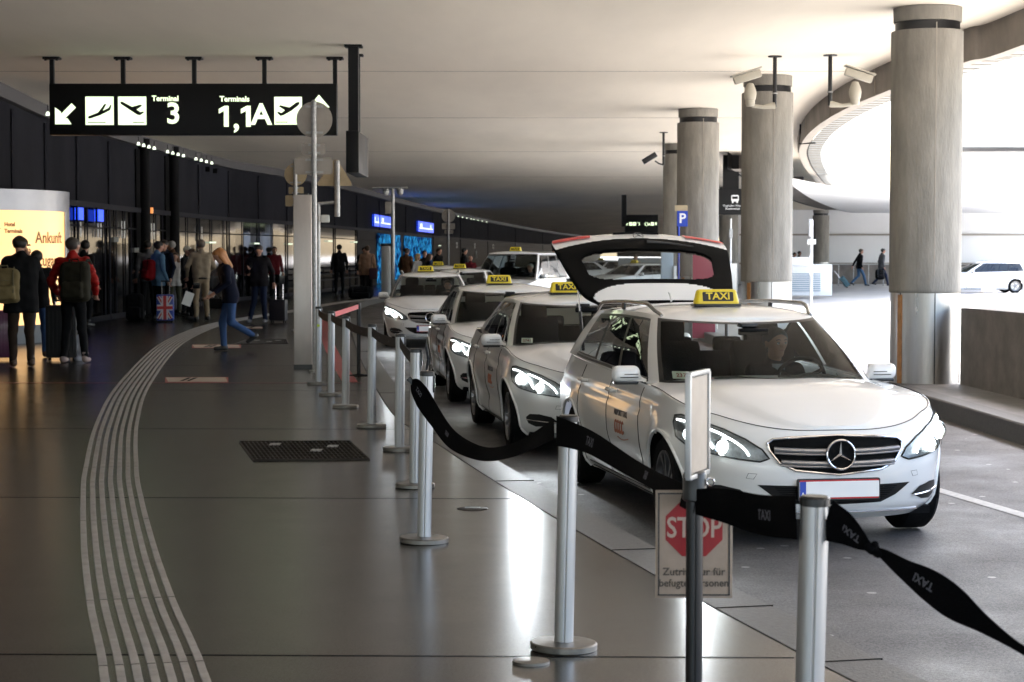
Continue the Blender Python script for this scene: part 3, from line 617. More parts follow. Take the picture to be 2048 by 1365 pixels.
for dx in (-4.8, -2.6, 0):
    g = G(); g.tube([(-4.8 + dx + 4.8, 0, 9.2), (-4.0 + dx + 4.8, 0, 3.0)], .10, pale_blue, 6); g.build('mast', mr)
g = G(); g.tube([(-6, 0, 9.2), (4, 0, 9.2)], .06, pale_blue, 5); g.tube([(-6, 0, 4.2), (4, 0, 4.2)], .06, pale_blue, 5); g.build('crossbar', mr)
sp = empty('distant_lighting_mast', at(1770, 300, 170)); sp.location.z = 0; tag(sp, 'faint distant lighting mast left of the nearest column', 'mast')
g = G(); g.tube([(0, 0, 0), (0, 0, 10.6)], .08, pale_blue, 6); g.build('pole', sp); g = G(); g.tube([(-1.6, 0, 10.7), (1.2, 0, 10.5)], .05, pale_blue, 5); g.build('crossarm', sp)
lb_ = empty('louvred_box', gp(1618, 588)); tag(lb_, 'white louvred ventilation box on the far kerb behind the sign pole', 'ventilation box')
p = F / lb_.location.y; g = G(); g.box((0, .7, .55), (92 / p, 1.4, 1.25), white_wall, bev=.02); g.build('casing', lb_, 40)
lv = mat('louvre_blue_grey', (.30, .36, .42), .5)
for k in range(9): g = G() if k == 0 else g; g.box((-.15, -.02, .12 + .085 * k), (60 / p, .04, .04), lv)
g.build('louvre', lb_, 0); g = G(); g.box((-.45, .5, 1.3), (50 / p, 1.2, .35), white_wall, bev=.02); g.build('upper_casing', lb_)
rl = empty('far_railing', gp(1712, 573)); tag(rl, 'thin metal railing behind the two walking men', 'railing'); g = G()
for k in range(8): g.tube([(-2.2 + k * .62 * 1.2, .9, 0), (-2.2 + k * .62 * 1.2, .9, 1.08)], .022, galv, 6)
g.build('post', rl); g = G(); g.tube([(-2.2, .9, 1.08), (3.2, .9, 1.08)], .028, galv, 6); g.build('handrail', rl)
bl = empty('white_bollard_block', gp(1977, 586)); tag(bl, 'white block at the kerb in front of the pale estate car', 'bollard'); g = G(); g.box((0, 0, .28), (.5, .4, .56), white_wall, bev=.03); g.build('block', bl); g = G(); g.box((0, 0, .02), (.6, .5, .04), joint_m); g.build('foot', bl)
pn = empty('crimson_panel', at(1408, 545, 40.6)); pn.location.z = ROAD; tag(pn, 'crimson panel in front of the third column, seen through the raised tailgate glass', 'panel'); g = G(); g.box((0, 0, .95), (.47, .06, 1.75), mat('crimson', (.30, .015, .05), .5)); g.build('board', pn, 0)
for q in (-1, 1): g = G(); g.cyl((q * .24, 0, 0), (q * .24, 0, 1.84), .015, galv, 8); g.build('post', pn)
pn = empty('pale_blue_panel', at(1334, 545, 52)); pn.location.z = ROAD; tag(pn, 'pale blue grey upright panel left of the crimson panel', 'panel'); g = G(); g.box((0, 0, 1.25), (.32, .2, 2.1), mat('pale_panel', (.33, .40, .46), .5), bev=.02); g.build('board', pn); g = G(); g.box((.22, -.1, .9), (.10, .2, 1.2), white_wall); g.build('side_panel', pn, 0)
gw = empty('grey_hoarding', at(1281, 540, 96)); gw.location.z = ROAD; tag(gw, 'pale grey hoarding behind the woman seen through the tailgate', 'hoarding'); g = G(); g.box((0, 0, .8), (2.2, .1, 1.6), mat('hoarding_grey', (.34, .36, .38), .6)); g.build('board', gw, 0); g = G(); g.box((0, 0, 2.0), (2.3, .3, .7), matte_black); g.build('dark_band', gw, 0)

# ================================================================== SIGNS
XA, ZA = (1, 0, 0), (0, 0, 1)
def T_at(p, size=1): return TR(p, XA, ZA)        # upright, readable from the camera (local z points to -Y)
def plane_icon(kind):
    if kind == 'land': pts = [(-.40, -.20), (-.05, -.06), (.18, .24), (.25, .24), (.12, .00), (.32, .10), (.40, .22), (.43, .20), (.38, .02), (.02, -.16), (-.34, -.28), (-.41, -.27)]
    elif kind == 'take': pts = [(-.42, .30), (-.36, .33), (.0, .14), (.30, .22), (.36, .18), (.16, .04), (.30, -.05), (.40, -.02), (.42, -.06), (.28, -.16), (.18, -.14), (-.10, .04), (-.40, .24)]
    else: pts = [(.42, .28), (.40, .32), (.30, .30), (.05, .12), (-.28, .20), (-.34, .16), (-.12, .02), (-.24, -.08), (-.36, -.03), (-.40, -.07), (-.28, -.19), (-.16, -.16), (.12, .0), (.38, .2)]
    return pts
def big_sign(loc, Wd, H, lb, zc=4.75, scale=1.0, full=True):
    o = empty('overhead_direction_sign', loc); tag(o, lb, 'direction sign'); s = Wd / 4.56
    g = G(); g.box((0, .11, 0), (Wd, .22, H), sign_black, bev=.006); g.build('sign_box', o)
    if full:
        for px in (103, 245, 387, 527, 668):
            x = (px - 386) / 572 * Wd; g = G(); top = zc - loc[2]
            g.box((x, .11, (H / 2 + top) / 2), (.065, .085, top - H / 2), sign_black); g.box((x, .11, top - .02), (.26, .2, .035), sign_black)
            for q in (-.09, .09): g.cyl((x + q, .05, top - .03), (x + q, .05, top - .06), .02, sign_black, 8)
            g.build('hanger', o, 0)
    def X(px): return (px - 386) / 572 * Wd
    def Zy(py): return -(py - 219) / 572 * Wd
    sh = (168 + 270) / 2 - 219
    def arrow(px, py, sz, ang, name='arrow'):
        pts = [(-.5, -.5), (.28, -.5), (.1, -.22), (-.02, -.22), (.5, .30), (.30, .5), (-.22, -.02), (-.22, .10), (-.5, .30)]
        c, q = math.cos(ang), math.sin(ang); g = G(); g.prism([((x * c - y * q) * sz, (x * q + y * c) * sz) for x, y in pts], .006, glow, T_at((X(px), -.001, Zy(py)))); g.build(name, o, 0)
    arrow(132, 228, .33 * s, 0)
    for a, b, k in ((172, 228, 'land'), (237, 293, 'take'), (548, 603, 'depart')):
        cx, cz, w = X((a + b) / 2), Zy(222), X(b) - X(a)
        g = G(); g.box((cx, -.003, cz), (w, .006, w), glow); g.build('pictogram_field', o, 0)
        g = G(); T = T_at((cx, -.007, cz)); g.prism([(x * w, y * w) for x, y in plane_icon(k)], .004, sign_black, T)
        x0, x1 = {'land': (-.42, .22), 'take': (.02, .44), 'depart': (-.44, -.02)}[k]; g.box((cx + (x0 + x1) / 2 * w, -.009, cz - .41 * w), ((x1 - x0) * w, .004, .03 * w), sign_black); g.build('plane_pictogram', o, 0)
    for t, px, py, sz, b in (('Terminal', 331, 198, .118, .003), ('3', 347, 229, .46, .010), ('Terminals', 469, 199, .118, .003), (',', 472, 239, .46, .012), ('A', 522, 231, .46, .012)):
        g = G(); g.text(t, sz * s, glow, T_at((X(px), -.004, Zy(py))), bold=b * s); g.build('lettering', o, 0)
    for px in (450, 494):
        g = G(); g.prism([(x * s, y * s) for x, y in [(-.02, -.165), (.055, -.165), (.055, .165), (-.01, .165), (-.10, .115), (-.10, .045), (-.02, .085)]], .006, glow, T_at((X(px), -.001, Zy(233)))); g.build('lettering', o, 0)
    g = G(); g.prism([(0, .22 * s), (-.17 * s, .02), (-.07 * s, .02), (-.07 * s, -.2 * s), (.07 * s, -.2 * s), (.07 * s, .02), (.17 * s, .02)], .006, glow, T_at((X(637), -.001, Zy(218)))); g.build('arrow', o, 0)
    return o
SY = 31.0; p0 = at(386, 219, SY); Wd = 572 / F * SY
big_sign(p0, Wd, 102 / F * SY, 'wide black overhead sign at upper left with glowing arrows, plane pictograms and terminal numbers')
p1 = at(1283, 448, 105); big_sign(p1, 66 / F * 105, 36 / F * 105, 'small distant black sign with green lettering above the raised tailgate', full=False)
g = G(); q = at(1248, 440, 104.9); g.box((q.x, q.y, 3.9), (.25, .3, 1.7), sign_black); o = g.build('hanging_post', smooth=0); tag(o, 'dark post beside the small distant green lettered sign', 'post')
# perpendicular sign on a long drop post
o = empty('hanging_sign', (at(703, 350, 29).x, 29, 3.15)); tag(o, 'black hanging sign seen edge on below a thick drop post, lit face turned left', 'direction sign')
g = G(); g.box((.01, 1.0, 0), (.19, 1.9, .62), sign_black, bev=.01); g.build('sign_box', o); g = G(); g.box((.01, .35, .95), (.15, .2, 1.35), sign_black); g.box((.01, .35, 1.585), (.26, .3, .03), sign_black); g.build('drop_post', o, 0)
g = G(); g.box((-.05, 1.7, .95), (.1, .1, 1.30), sign_black); g.box((-.05, 1.7, 1.585), (.2, .2, .03), sign_black); g.build('drop_post', o, 0)
g = G(); T = TR((-.087, 1.0, 0), (0, -1, 0), ZA); g.prism([(x * .5, y * .5) for x, y in plane_icon('land')], .004, glow, T); g.text('3', .4, glow, TR((-.089, 1.6, 0), (0, -1, 0), ZA), bold=.01); g.box((-.088, .40, 0), (.006, .4, .4), glow); g.build('lit_face', o, 0)

# backs of the road signs
sign_back = mat('sign_back_aluminium', (.34, .31, .27), .55, metal=.3, noise=.12, nscale=6)
sign_back_y = mat('sign_back_warm', (.45, .36, .22), .55, metal=.2, noise=.12, nscale=6)
def rrect(w, h, r, n=5):
    pts = []
    for cx, cy, a0 in ((w / 2 - r, h / 2 - r, 0), (-w / 2 + r, h / 2 - r, 90), (-w / 2 + r, -h / 2 + r, 180), (w / 2 - r, -h / 2 + r, 270)):
        pts += [(cx + r * math.cos(R(a0 + 90 * k / n)), cy + r * math.sin(R(a0 + 90 * k / n))) for k in range(n + 1)]
    return pts
def sign_post(px, py, lb, plates, top, r=.038, m=sign_back, g2=None, name='road_sign_post', Y=None, zb=0.0):
    b = gp(px, py, zb) if Y is None else Vector(((px - CX) / F * Y, Y, zb)); Yp = b.y; k = Yp / F; o = empty(name, b); tag(o, lb, 'road sign', g2); Zp = lambda y: at(px, y, Yp).z - zb
    g = G(); g.cyl((0, 0, 0), (0, 0, Zp(top)), r, galv, 14); g.ball((0, 0, Zp(top)), r, galv, 10); g.build('pole', o); g = G(); g.cyl((0, 0, 0), (0, 0, .03), r * 2.4, galv, 16); g.build('pole_foot', o)
    for sh, x, y, w, h in plates:
        cz = Zp(y); cx = (x - px) * k; g = G(); T = T_at((cx, r + .03, cz))
        if sh == 'disc': g.prism([(w * k / 2 * math.cos(a), w * k / 2 * math.sin(a)) for a in [2 * math.pi * i / 40 for i in range(40)]], -.008, m, T); nm = 'round_plate'
        elif sh == 'tri': g.prism([(-w * k / 2, -h * k / 2), (-w * k * .42, -h * k / 2 - .03), (w * k * .42, -h * k / 2 - .03), (w * k / 2, -h * k / 2), (.04, h * k / 2), (-.04, h * k / 2)], -.008, m, T); nm = 'triangular_plate'
        else: g.prism([(a, b2) for a, b2 in rrect(w * k, h * k, min(w, h) * k * .16)], -.008, m, T); nm = 'plate'
        g.build(nm, o, 0)
        for q in (-.36, .36):
            z = cz + q * h * k; g = G(); g.tube([(r * 1.15 * math.cos(a), r * 1.15 * math.sin(a), z) for a in [2 * math.pi * i / 14 for i in range(14)]], .008, galv, 5, closed=True); g.box((cx * .2, r + .018, z), (min(w * k * .5, .24), .012, .03), galv); g.build('clamp', o, 40)
    return o
def sp_parts():
    sign_post(630, 745, 'tallest sign pole, the back of its round plate covering part of the overhead sign', [('disc', 630, 239, 72, 72), ('plate', 628, 298, 47, 22), ('plate', 628, 332, 76, 34)], 205, r=.036)
    g = G(); 
    o = sign_post(592, 662, 'sign pole behind the steel cabinet with the warm back of a round sign', [('disc', 592, 349, 45, 45), ('plate', 593, 381, 30, 14), ('plate', 579, 402, 16, 22)], 322, r=.042, m=sign_back_y)
    sign_post(897, 575, 'distant sign pole in front of the facade with round and square sign backs', [('disc', 897, 432, 27, 27), ('plate', 897, 453, 26, 12), ('plate', 898, 464, 17, 8)], 419, r=.045)
    # cranked pole with a triangle
    b = gp(637, 672); k = b.y / F; o = empty('road_sign_post', b); tag(o, 'cranked sign pole carrying the back of a triangular warning sign', 'road sign'); Zp = lambda y: at(637, y, b.y).z; x1 = (676 - 637) * k
    g = G(); g.cyl((0, 0, 0), (0, 0, Zp(408)), .045, galv, 12); g.tube([(0, 0, Zp(408)), (x1, 0, Zp(405))], .03, galv, 10); g.build('pole', o); g = G(); g.cyl((x1, -.05, Zp(434)), (x1, -.05, Zp(322)), .055, galv, 12); g.build('upper_pole', o)
    g = G(); g.prism([(-.33, -.24), (.33, -.24), (.33, -.18), (.05, .28), (-.02, .28), (-.36, -.19)], -.01, sign_back_y, T_at((x1 - .05, .04, Zp(348)))); g.build('triangular_plate', o, 0)
    g = G(); g.box(((652 - 637) * k, -.06, Zp(438)), (17 * k, .08, 15 * k), paper, bev=.02); g.build('white_box', o)
sp_parts()
# steel cabinet
b = gp(606, 738); k = b.y / F; o = empty('steel_cabinet', b); tag(o, 'tall narrow brushed steel cabinet standing left of the tallest sign pole', 'cabinet'); hh = at(606, 390, b.y).z
cab = mat('cabinet_steel', (.50, .46, .43), .38, metal=.75, noise=.14, nscale=5, stretch=(1, 1, .3), rvar=.08)
g = G(); g.box((0, .13, hh / 2), (36 * k, .26, hh), cab, bev=.004); g.build('cabinet_body', o); g = G(); g.box((0, .13, .03), (37 * k, .27, .06), black_trim); g.build('base', o, 0); g = G(); g.box((0, .12, hh + .012), (22 * k, .12, .024), black_trim, bev=.005); g.build('lid', o); g = G(); g.box((-17.2 * k, -.002, hh / 2), (.006, .004, hh * .96), joint_m); g.build('door_gap', o, 0)
# camera mast
b = Vector(((786 - CX) / F * 60, 60, 0)); k = 60 / F; o = empty('camera_mast', b); tag(o, 'grey mast with two round cameras and a crossbar in front of the mosaic panels', 'camera mast'); Zp = lambda y: at(786, y, 60).z
g = G(); g.cyl((0, 0, 0), (0, 0, Zp(378)), .06, galv, 12); g.build('pole', o); g = G(); g.tube([(-40 * k, 0, Zp(376)), (30 * k, 0, Zp(376))], .025, galv, 6); g.build('crossbar', o)
for dx in (-13, 15):
    g = G(); g.ball((dx * k, -.05, Zp(385)), .10, paper if dx < 0 else galv, 14); g.lathe([(.11, 0), (.11, .06), (.03, .09)], galv, 14, Matrix.Translation((dx * k, -.05, Zp(385) + .03))); g.build('dome_camera', o)
g = G(); g.box((-9 * k, 0, Zp(416)), (12 * k, .12, 24 * k), sign_back, bev=.02); g.build('control_box', o)

# ceiling cameras
def cctv(px, ptop, pbot, lb, mirror=1, dark=False):
    Y = F * 3.1 / (YH - ptop); x = (px - CX) / F * Y; k = Y / F; o = empty('security_camera', (x, Y, 4.75)); tag(o, lb, 'security camera', None); zb = at(px, pbot, Y).z - 4.75
    g = G(); g.cyl((0, 0, 0), (0, 0, zb), .032, black_trim, 12); g.cyl((0, 0, 0), (0, 0, -.02), .11, black_trim, 16); g.cyl((0, 0, zb * .72), (0, 0, zb * .74), .045, galv, 12); g.build('drop_rod', o)
    s = mirror; cm = mat('camera_cream', (.40, .37, .30), .5) if not dark else black_trim
    if dark:
        g = G(); g.tube([(0, 0, zb), (-.12, 0, zb + .03), (-.22, 0, zb + .10)], .02, cm, 8); g.build('bracket', o)
        g = G(); g.box((-.36, 0, zb + .17), (.40, .15, .14), cm, rot=Matrix.Rotation(-.55, 3, 'Y'), bev=.02); g.build('camera_body', o); return
    g = G(); g.tube([(0, 0, zb + .03), (-.18 * s, -.02, zb + .0), (-.36 * s, -.03, zb + .02)], [.055, .03, .03], cm, 10); g.build('bracket', o)
    g = G(); g.lathe([(.0, 0), (.06, .0), (.075, .04), (.075, .10), (.085, .11), (.10, .20), (.09, .26), (.05, .36), (0, .37)], cm, 20, Matrix.Translation((-.39 * s, -.03, zb + .01))); g.build('pan_head', o)
    rot = Matrix.Rotation(.32 * s * 1, 3, 'Y') @ Matrix.Rotation(.3, 3, 'Z'); g = G(); c = Vector((-.44 * s, -.05, zb + .47)); g.box(c, (.44, .15, .12), cm, rot=Matrix.Rotation(-.30 * s, 3, 'Y'), bev=.02); g.box(c + Vector((-.02 * s, 0, .08)), (.50, .19, .02), cm, rot=Matrix.Rotation(-.30 * s, 3, 'Y')); g.build('camera_housing', o)
cctv(1547, 115, 215, 'cream security camera with a sunshield in front of the second concrete column', 1)
cctv(1657, 113, 212, 'cream security camera pointing right, hung from the canopy beside the open sky', -1)
cctv(1326, 266, 330, 'small black security camera hung left of the partly hidden concrete column', 1, True)
# parking sign, bus sign, slim pole
Y = 41.0; x = (1357 - CX) / F * Y; k = Y / F; o = empty('parking_sign', (x, Y, ROAD)); tag(o, 'blue parking sign with a white letter, in front of the third column', 'road sign'); zz = lambda y: at(1357, y, Y).z - ROAD
g = G(); g.cyl((0, 0, 0), (0, 0, zz(425)), .022, blue_m, 10); g.build('pole', o); g = G(); g.box((7 * k, -.03, zz(438)), (21 * k, .01, 31 * k), blue_m); g.build('blue_plate', o, 0); g = G(); g.text('P', 27 * k, mat('sign_white', (.8, .8, .8), .5), T_at((7 * k, -.036, zz(438))), bold=.006); g.build('letter', o, 0)
g = G(); g.box((5 * k, .02, zz(417)), (25 * k, .012, 12 * k), sign_back_y); g.build('upper_plate', o, 0)
Y = 62.0; x = (1461 - CX) / F * Y; k = Y / F; o = empty('bus_terminal_sign', (x, Y, 0)); tag(o, 'black hanging bus sign with white bus pictogram between the second and third columns', 'direction sign'); zz = lambda y: at(1461, y, Y).z; wht = MATS['sign_white'] if 'sign_white' in MATS else paper
g = G(); g.box((0, .08, zz(404)), (50 * k, .16, 52 * k), sign_black); g.build('sign_box', o, 0); g = G(); g.box((0, .08, (zz(378) + 4.75) / 2), (.5, .1, 4.75 - zz(378)), sign_black); g.build('hanger', o, 0)
g = G(); T = T_at((8 * k, -.003, zz(397))); g.prism(rrect(15 * k, 13 * k, 3 * k), .004, wht, T); g.box((8 * k, -.012, zz(396)), (11 * k, .004, 5 * k), sign_black); g.box((3.5 * k, -.004, zz(405)), (3 * k, .004, 3 * k), wht); g.box((12.5 * k, -.004, zz(405)), (3 * k, .004, 3 * k), wht); g.build('bus_pictogram', o, 0)
g = G(); g.text('Flughafen Wien', 6 * k, wht, T_at((3 * k, -.004, zz(412)))); g.text('Busterminal', 6 * k, wht, T_at((3 * k, -.004, zz(418)))); g.build('lettering', o, 0)
Y = 56; x = (1622 - CX) / F * Y; k = Y / F; o = empty('slim_sign_pole', (x, Y, 0)); tag(o, 'slim white pole with a small white plate standing in the bright roadway', 'pole'); zz = lambda y: at(1622, y, Y).z; b0 = ROAD
g = G(); g.cyl((0, 0, b0), (0, 0, zz(440)), .045, white_wall, 12); g.build('pole', o); g = G(); g.box((-3 * k, 0, zz(456)), (6 * k, .08, 34 * k), galv, bev=.01); g.build('dark_top', o); g = G(); g.box((0, -.06, zz(484)), (17 * k, .02, 10 * k), paper); g.build('white_plate', o, 0); g = G(); g.box((-2 * k, -.05, zz(530)), (4 * k, .05, 40 * k), white_wall); g.build('side_box', o, 0)
Y = 66; o = empty('slim_pole', ((1461 - CX) / F * Y, Y, ROAD)); tag(o, 'thin white pole standing below the black bus sign', 'pole'); g = G(); g.cyl((0, 0, 0), (0, 0, 3.0), .03, white_wall, 10); g.build('pole', o); g = G(); g.box((0, -.04, 2.5), (.12, .05, .3), galv); g.build('side_box', o, 0)

# ================================================================== BELT BARRIER
belt_m = mat('belt_webbing', (.0022, .0022, .0028), .8, spec=.06, bump=.5, bscale=300); belt_b = mat('belt_brown', (.014, .010, .009), .7, bump=.3); belt_r = mat('belt_pink', (.62, .10, .10), .6); belt_ink = mat('belt_print', (.10, .10, .12), .7)
base_m = mat('post_base_steel', (.20, .185, .165), .38, metal=.85, noise=.3, nscale=12, rvar=.12)
def post(px, top, lb, dark=False, py=None, grp='silver rail posts along the taxi rank', slim=False, lean=0.0, base=True):
    Yp = (F * (CAMH - .98)) / (top - YH)
    o = empty('barrier_post', ((px - CX) / F * Yp, Yp, 0), random.uniform(-.3, .3)); tag(o, lb, 'barrier post', grp); m = black_trim if dark else alu; r = .026 if slim else .040
    g = G(); n = 48; rows = []
    for z in (.012, .955):
        rows.append([(rr * math.cos(a), rr * math.sin(a), z) for a, rr in [(2 * math.pi * k / n, r * (.90 if (k % 12) in (0,) else 1)) for k in range(n)]])
    g.grid(rows, m, cv=True); g.build('tube', o, 25)
    g = G(); g.lathe([(0, .978), (r * .9, .978), (r * 1.06, .972), (r * 1.06, .952), (r, .950)], black_trim, 28); g.build('cap', o)
    g = G(); g.box((r * .86, 0, .905), (r * .6, r * 1.0, .095), black_trim, bev=.004); g.build('belt_cassette', o)
    if base:
        g = G(); g.lathe([(.0, .0), (.135, 0), (.14, .004), (.14, .026), (.134, .031), (.05, .034), (0, .034)] if not dark else [(.0, 0), (.17, 0), (.17, .008), (.05, .02), (0, .03)], base_m if not dark else matte_black, 48); g.build('base_plate', o)
    o.rotation_euler[1] = lean
    return o
PL = [(1618, 992, 'nearest silver post, at the lower right, cut by the bottom edge', False), (1128, 830, 'second nearest silver post, standing alone at the bottom centre', False), (847, 742, 'third nearest silver post, brightest, with the hanging belt crossing in front', False),
      (829, 697, 'silver post half hidden directly behind the third nearest post', False), (798, 667, 'silver post with its base showing left of the half hidden one', False), (742, 648, 'silver post whose foot stands above the large drain grate', False), (690, 632, 'silver post third from the far end of the row', False), (661, 622, 'silver post second from the far end of the row', False), (636, 613, 'farthest silver post, beside the steel cabinet, with a yellow green sticker', False)]
PO = [post(*a[:2], a[2], lean=R(1.2) if i < 3 else R(.6)) for i, a in enumerate(PL)]
g = G(); g.box((0, -.041, .74), (.035, .003, .03), mat('sticker_green', (.45, .6, .02), .5)); g.build('sticker', PO[8], 0)
for i in range(9): PO[i].rotation_euler[2] = 0
PB = post(1391, 948, 'slim black post in front of the stop sign, carrying an upright paper frame', dark=True, slim=True, grp=None)
PR = post(717, 606, 'black post with a flat black foot standing between the silver row and the white car', dark=True, slim=True, grp=None)
tp_ = [Vector((o.location.x, o.location.y, .905)) + Vector((math.sin(o.rotation_euler[1]) * .9, 0, 0)) for o in PO]
def belt(path, h, lb, m, name='barrier_belt', texts=(), n=8, tw=None, cat='belt'):
    P = spline(path, n); N = len(P); g = G(); rows = []
    for i, p in enumerate(P):
        t = i / (N - 1); hh = sinterp(t, h) if isinstance(h, list) else h; a = sinterp(t, tw) if tw else 0
        d = (P[min(i + 1, N - 1)] - P[max(i - 1, 0)]).normalized(); u = Vector((0, 0, 1)) - d * d.z; u.normalize(); w = d.cross(u)
        u2 = u * math.cos(a) + w * math.sin(a); w2 = d.cross(u2); th = .0012
        rows.append([p + u2 * (hh / 2) + w2 * th, p - u2 * (hh / 2) + w2 * th, p - u2 * (hh / 2) - w2 * th, p + u2 * (hh / 2) - w2 * th])
    g.grid(rows, m, cv=True); g.add(rows[0], [(0, 1, 2, 3)], m); g.add(rows[-1], [(3, 2, 1, 0)], m); o = g.build(name, None, 30); tag(o, lb, cat)
    for tt, sz, flip in texts:
        i = min(N - 2, max(1, int(tt * (N - 1)))); d = (P[i + 1] - P[i - 1]).normalized(); a = sinterp(tt, tw) if tw else 0; u = (Vector((0, 0, 1)) - d * d.z).normalized(); w = d.cross(u); u2 = u * math.cos(a) + w * math.sin(a)
        if d.x < 0: d = -d
        nrm = d.cross(u2)
        if flip: d = -d; u2 = -u2
        T = TR(P[i] + nrm * .0022, d, u2); g = G(); g.text('TAXI', sz, belt_ink, T, bold=.0006, ext=.0003, sx=.85); g.build('printed_word', o, 0)
    return o
def link(i, j, lb, sag=.03, m=belt_b, off=.0):
    a, b = tp_[i].copy(), tp_[j].copy(); mid = (a + b) / 2 - Vector((0, 0, sag)); return belt([a + Vector((0, -.03, 0)), a.lerp(mid, .5) - Vector((0, 0, sag * .35)), mid, b.lerp(mid, .5) - Vector((0, 0, sag * .35)), b + Vector((0, .02, 0))], .085, lb, m, texts=[(.3, .028, False), (.65, .028, False)])
link(8, 7, 'short brown belt joining the two farthest silver posts', .03); link(7, 6, 'brown belt joining the second and third posts from the far end', .02); link(6, 5, 'brown belt sagging to the post above the drain grate', .03); link(5, 4, 'brown belt reaching to the post left of the half hidden post', .03); link(4, 3, 'last brown belt, ending at the half hidden post', .03)
b0 = tp_[7] + Vector((.03, 0, .03)); b1 = Vector((PR.location.x, PR.location.y, .93)); belt([b0, (b0 + b1) / 2, b1], .06, 'short pinkish red belt running to the slim black post', belt_r)
# loose end hooked in front of the third post, hanging to the second
Y3 = PO[2].location.y; Y2 = PO[1].location.y
pp = [at(823, 762, Y3 - .16), at(838, 785, Y3 - .22), at(866, 828, Y3 - .35), at(905, 880, Y3 - .65), at(960, 907, Y3 - 1.1), at(1010, 905, Y3 - 1.6), at(1060, 885, Y3 - 2.1), at(1108, 858, Y2)]
o = belt(pp, [(0, .02), (.08, .10), (.2, .13), (.4, .10), (.6, .075), (1, .085)], 'long black belt hanging in a deep curve from the third post to the second', belt_m, texts=[(.16, .035, False), (.40, .03, False)], tw=[(0, .0), (.3, -.2), (.6, -.45), (1, 0)])
g = G(); g.box(at(824, 764, Y3 - .16), (.06, .012, .03), black_trim, rot=Matrix.Rotation(.8, 3, 'Y'), bev=.003); g.build('clip', o)
q = at(852, 712, PO[3].location.y - .02); o = belt([at(851, 688, q.y), at(853, 700, q.y), at(856, 722, q.y), at(852, 742, q.y)], [(0, .01), (.4, .055), (.8, .07), (1, .01)], 'short loose belt end dangling at the half hidden post', mat('belt_grey', (.06, .07, .09), .6), tw=[(0, 1.3), (1, 1.3)])
# near belts
YB = PB.location.y; Y1 = PO[0].location.y
nb = [at(1113, 862, Y2 - .03), at(1180, 885, Y2 - .42), at(1262, 935, Y2 - 1.0), at(1340, 978, YB + .3), at(1391, 1004, YB - .03)]
belt(nb, [(0, .125), (.3, .085), (.6, .062), (.85, .07), (1, .07)], 'black belt sloping down from the second post to the slim black post', belt_m, texts=[(.25, .05, False), (.62, .04, False), (.93, .04, False)], tw=[(0, 0), (.5, -.35), (1, -.15)])
nb = [at(1391, 1004, YB - .03), at(1450, 1012, YB - .18), at(1520, 1030, YB - .32), at(1592, 1036, Y1 - .01)]
belt(nb, [(0, .075), (.3, .10), (.6, .115), (1, .12)], 'black belt with white print between the slim black post and the nearest silver post', belt_m, texts=[(.72, .042, False)])
nb = [at(1652, 1040, Y1 - .03), at(1690, 1058, Y1 - .06), at(1722, 1082, Y1 - .09), at(1745, 1098, Y1 - .11), at(1768, 1110, Y1 - .13), at(1810, 1140, Y1 - .17), at(1860, 1172, Y1 - .22), at(1910, 1208, Y1 - .27), at(1970, 1250, Y1 - .33), at(2048, 1302, Y1 - .41), at(2130, 1350, Y1 - .5)]
o = belt(nb, [(0, .12), (.15, .085), (.27, .035), (.33, .024), (.4, .035), (.5, .06), (.6, .092), (.7, .095), (.8, .055), (.9, .028), (1, .06)], 'knotted and twisted black belt running off the right edge from the nearest silver post', belt_m, texts=[(.14, .032, True), (.58, .034, True)], tw=[(0, 0), (.3, .5), (.45, .15), (.7, .1), (1, .5)])
g = G(); c = at(1746, 1098, Y1 - .115); k = Y1 / F
for i, (dx, dy, r) in enumerate([(0, 0, 14), (9, 8, 11), (-8, -3, 11), (2, -10, 8)]): g.ball(c + Vector((dx * k, -.004 * i, -dy * k)), (r * k, r * k * .8, r * k * .9), belt_m, 12)
g.build('knot', o)
g = G(); g.lathe([(0, 0), (.075, 0), (.075, .010), (.06, .012), (0, .012)], base_m, 32); o = g.build('steel_disc', None, 40, loc=gp(1062, 1326)); tag(o, 'thin steel disc lying on the pavement beside the foot of the second nearest post', 'disc')
# paper frame on the black post
o = PB; o.rotation_euler = (0, 0, 0)
T = Matrix.Rotation(R(69), 4, 'Z'); w, h = .215, .31; kk = YB / F; zc = at(1396, 848, YB).z; xo = (1397 - 1391) * kk
def fbox(c, d, m, nm): g = G(); g.box(c, d, m, bev=.002); g.v = [tuple(T @ Vector(v) + Vector((xo, 0, zc))) for v in g.v]; return g.build(nm, o, 30)
fbox((0, 0, 0), (w - .02, .006, h - .02), mat('frame_paper', (.40, .34, .28), .7, noise=.1, nscale=12), 'paper_sheet')
for c, d in (((0, 0, h / 2), (w, .018, .014)), ((0, 0, -h / 2), (w, .018, .014)), ((w / 2, 0, 0), (.014, .018, h)), ((-w / 2, 0, 0), (.014, .018, h))): fbox(c, d, alu, 'frame_rail')
g = G(); g.cyl((xo * .5, 0, .97), (xo, 0, zc - h / 2), .007, black_trim, 8); g.build('frame_stem', o); g = G(); g.lathe([(.0, .985), (.033, .983), (.037, .975), (.037, .90), (.03, .895)], black_trim, 24); g.build('post_head', o)
g = G(); g.tube([(.045 + .012 * math.cos(a), -.02, .955 + .012 * math.sin(a)) for a in [2 * math.pi * i / 14 for i in range(14)]], .003, chrome, 6, closed=True); g.build('ring', o)
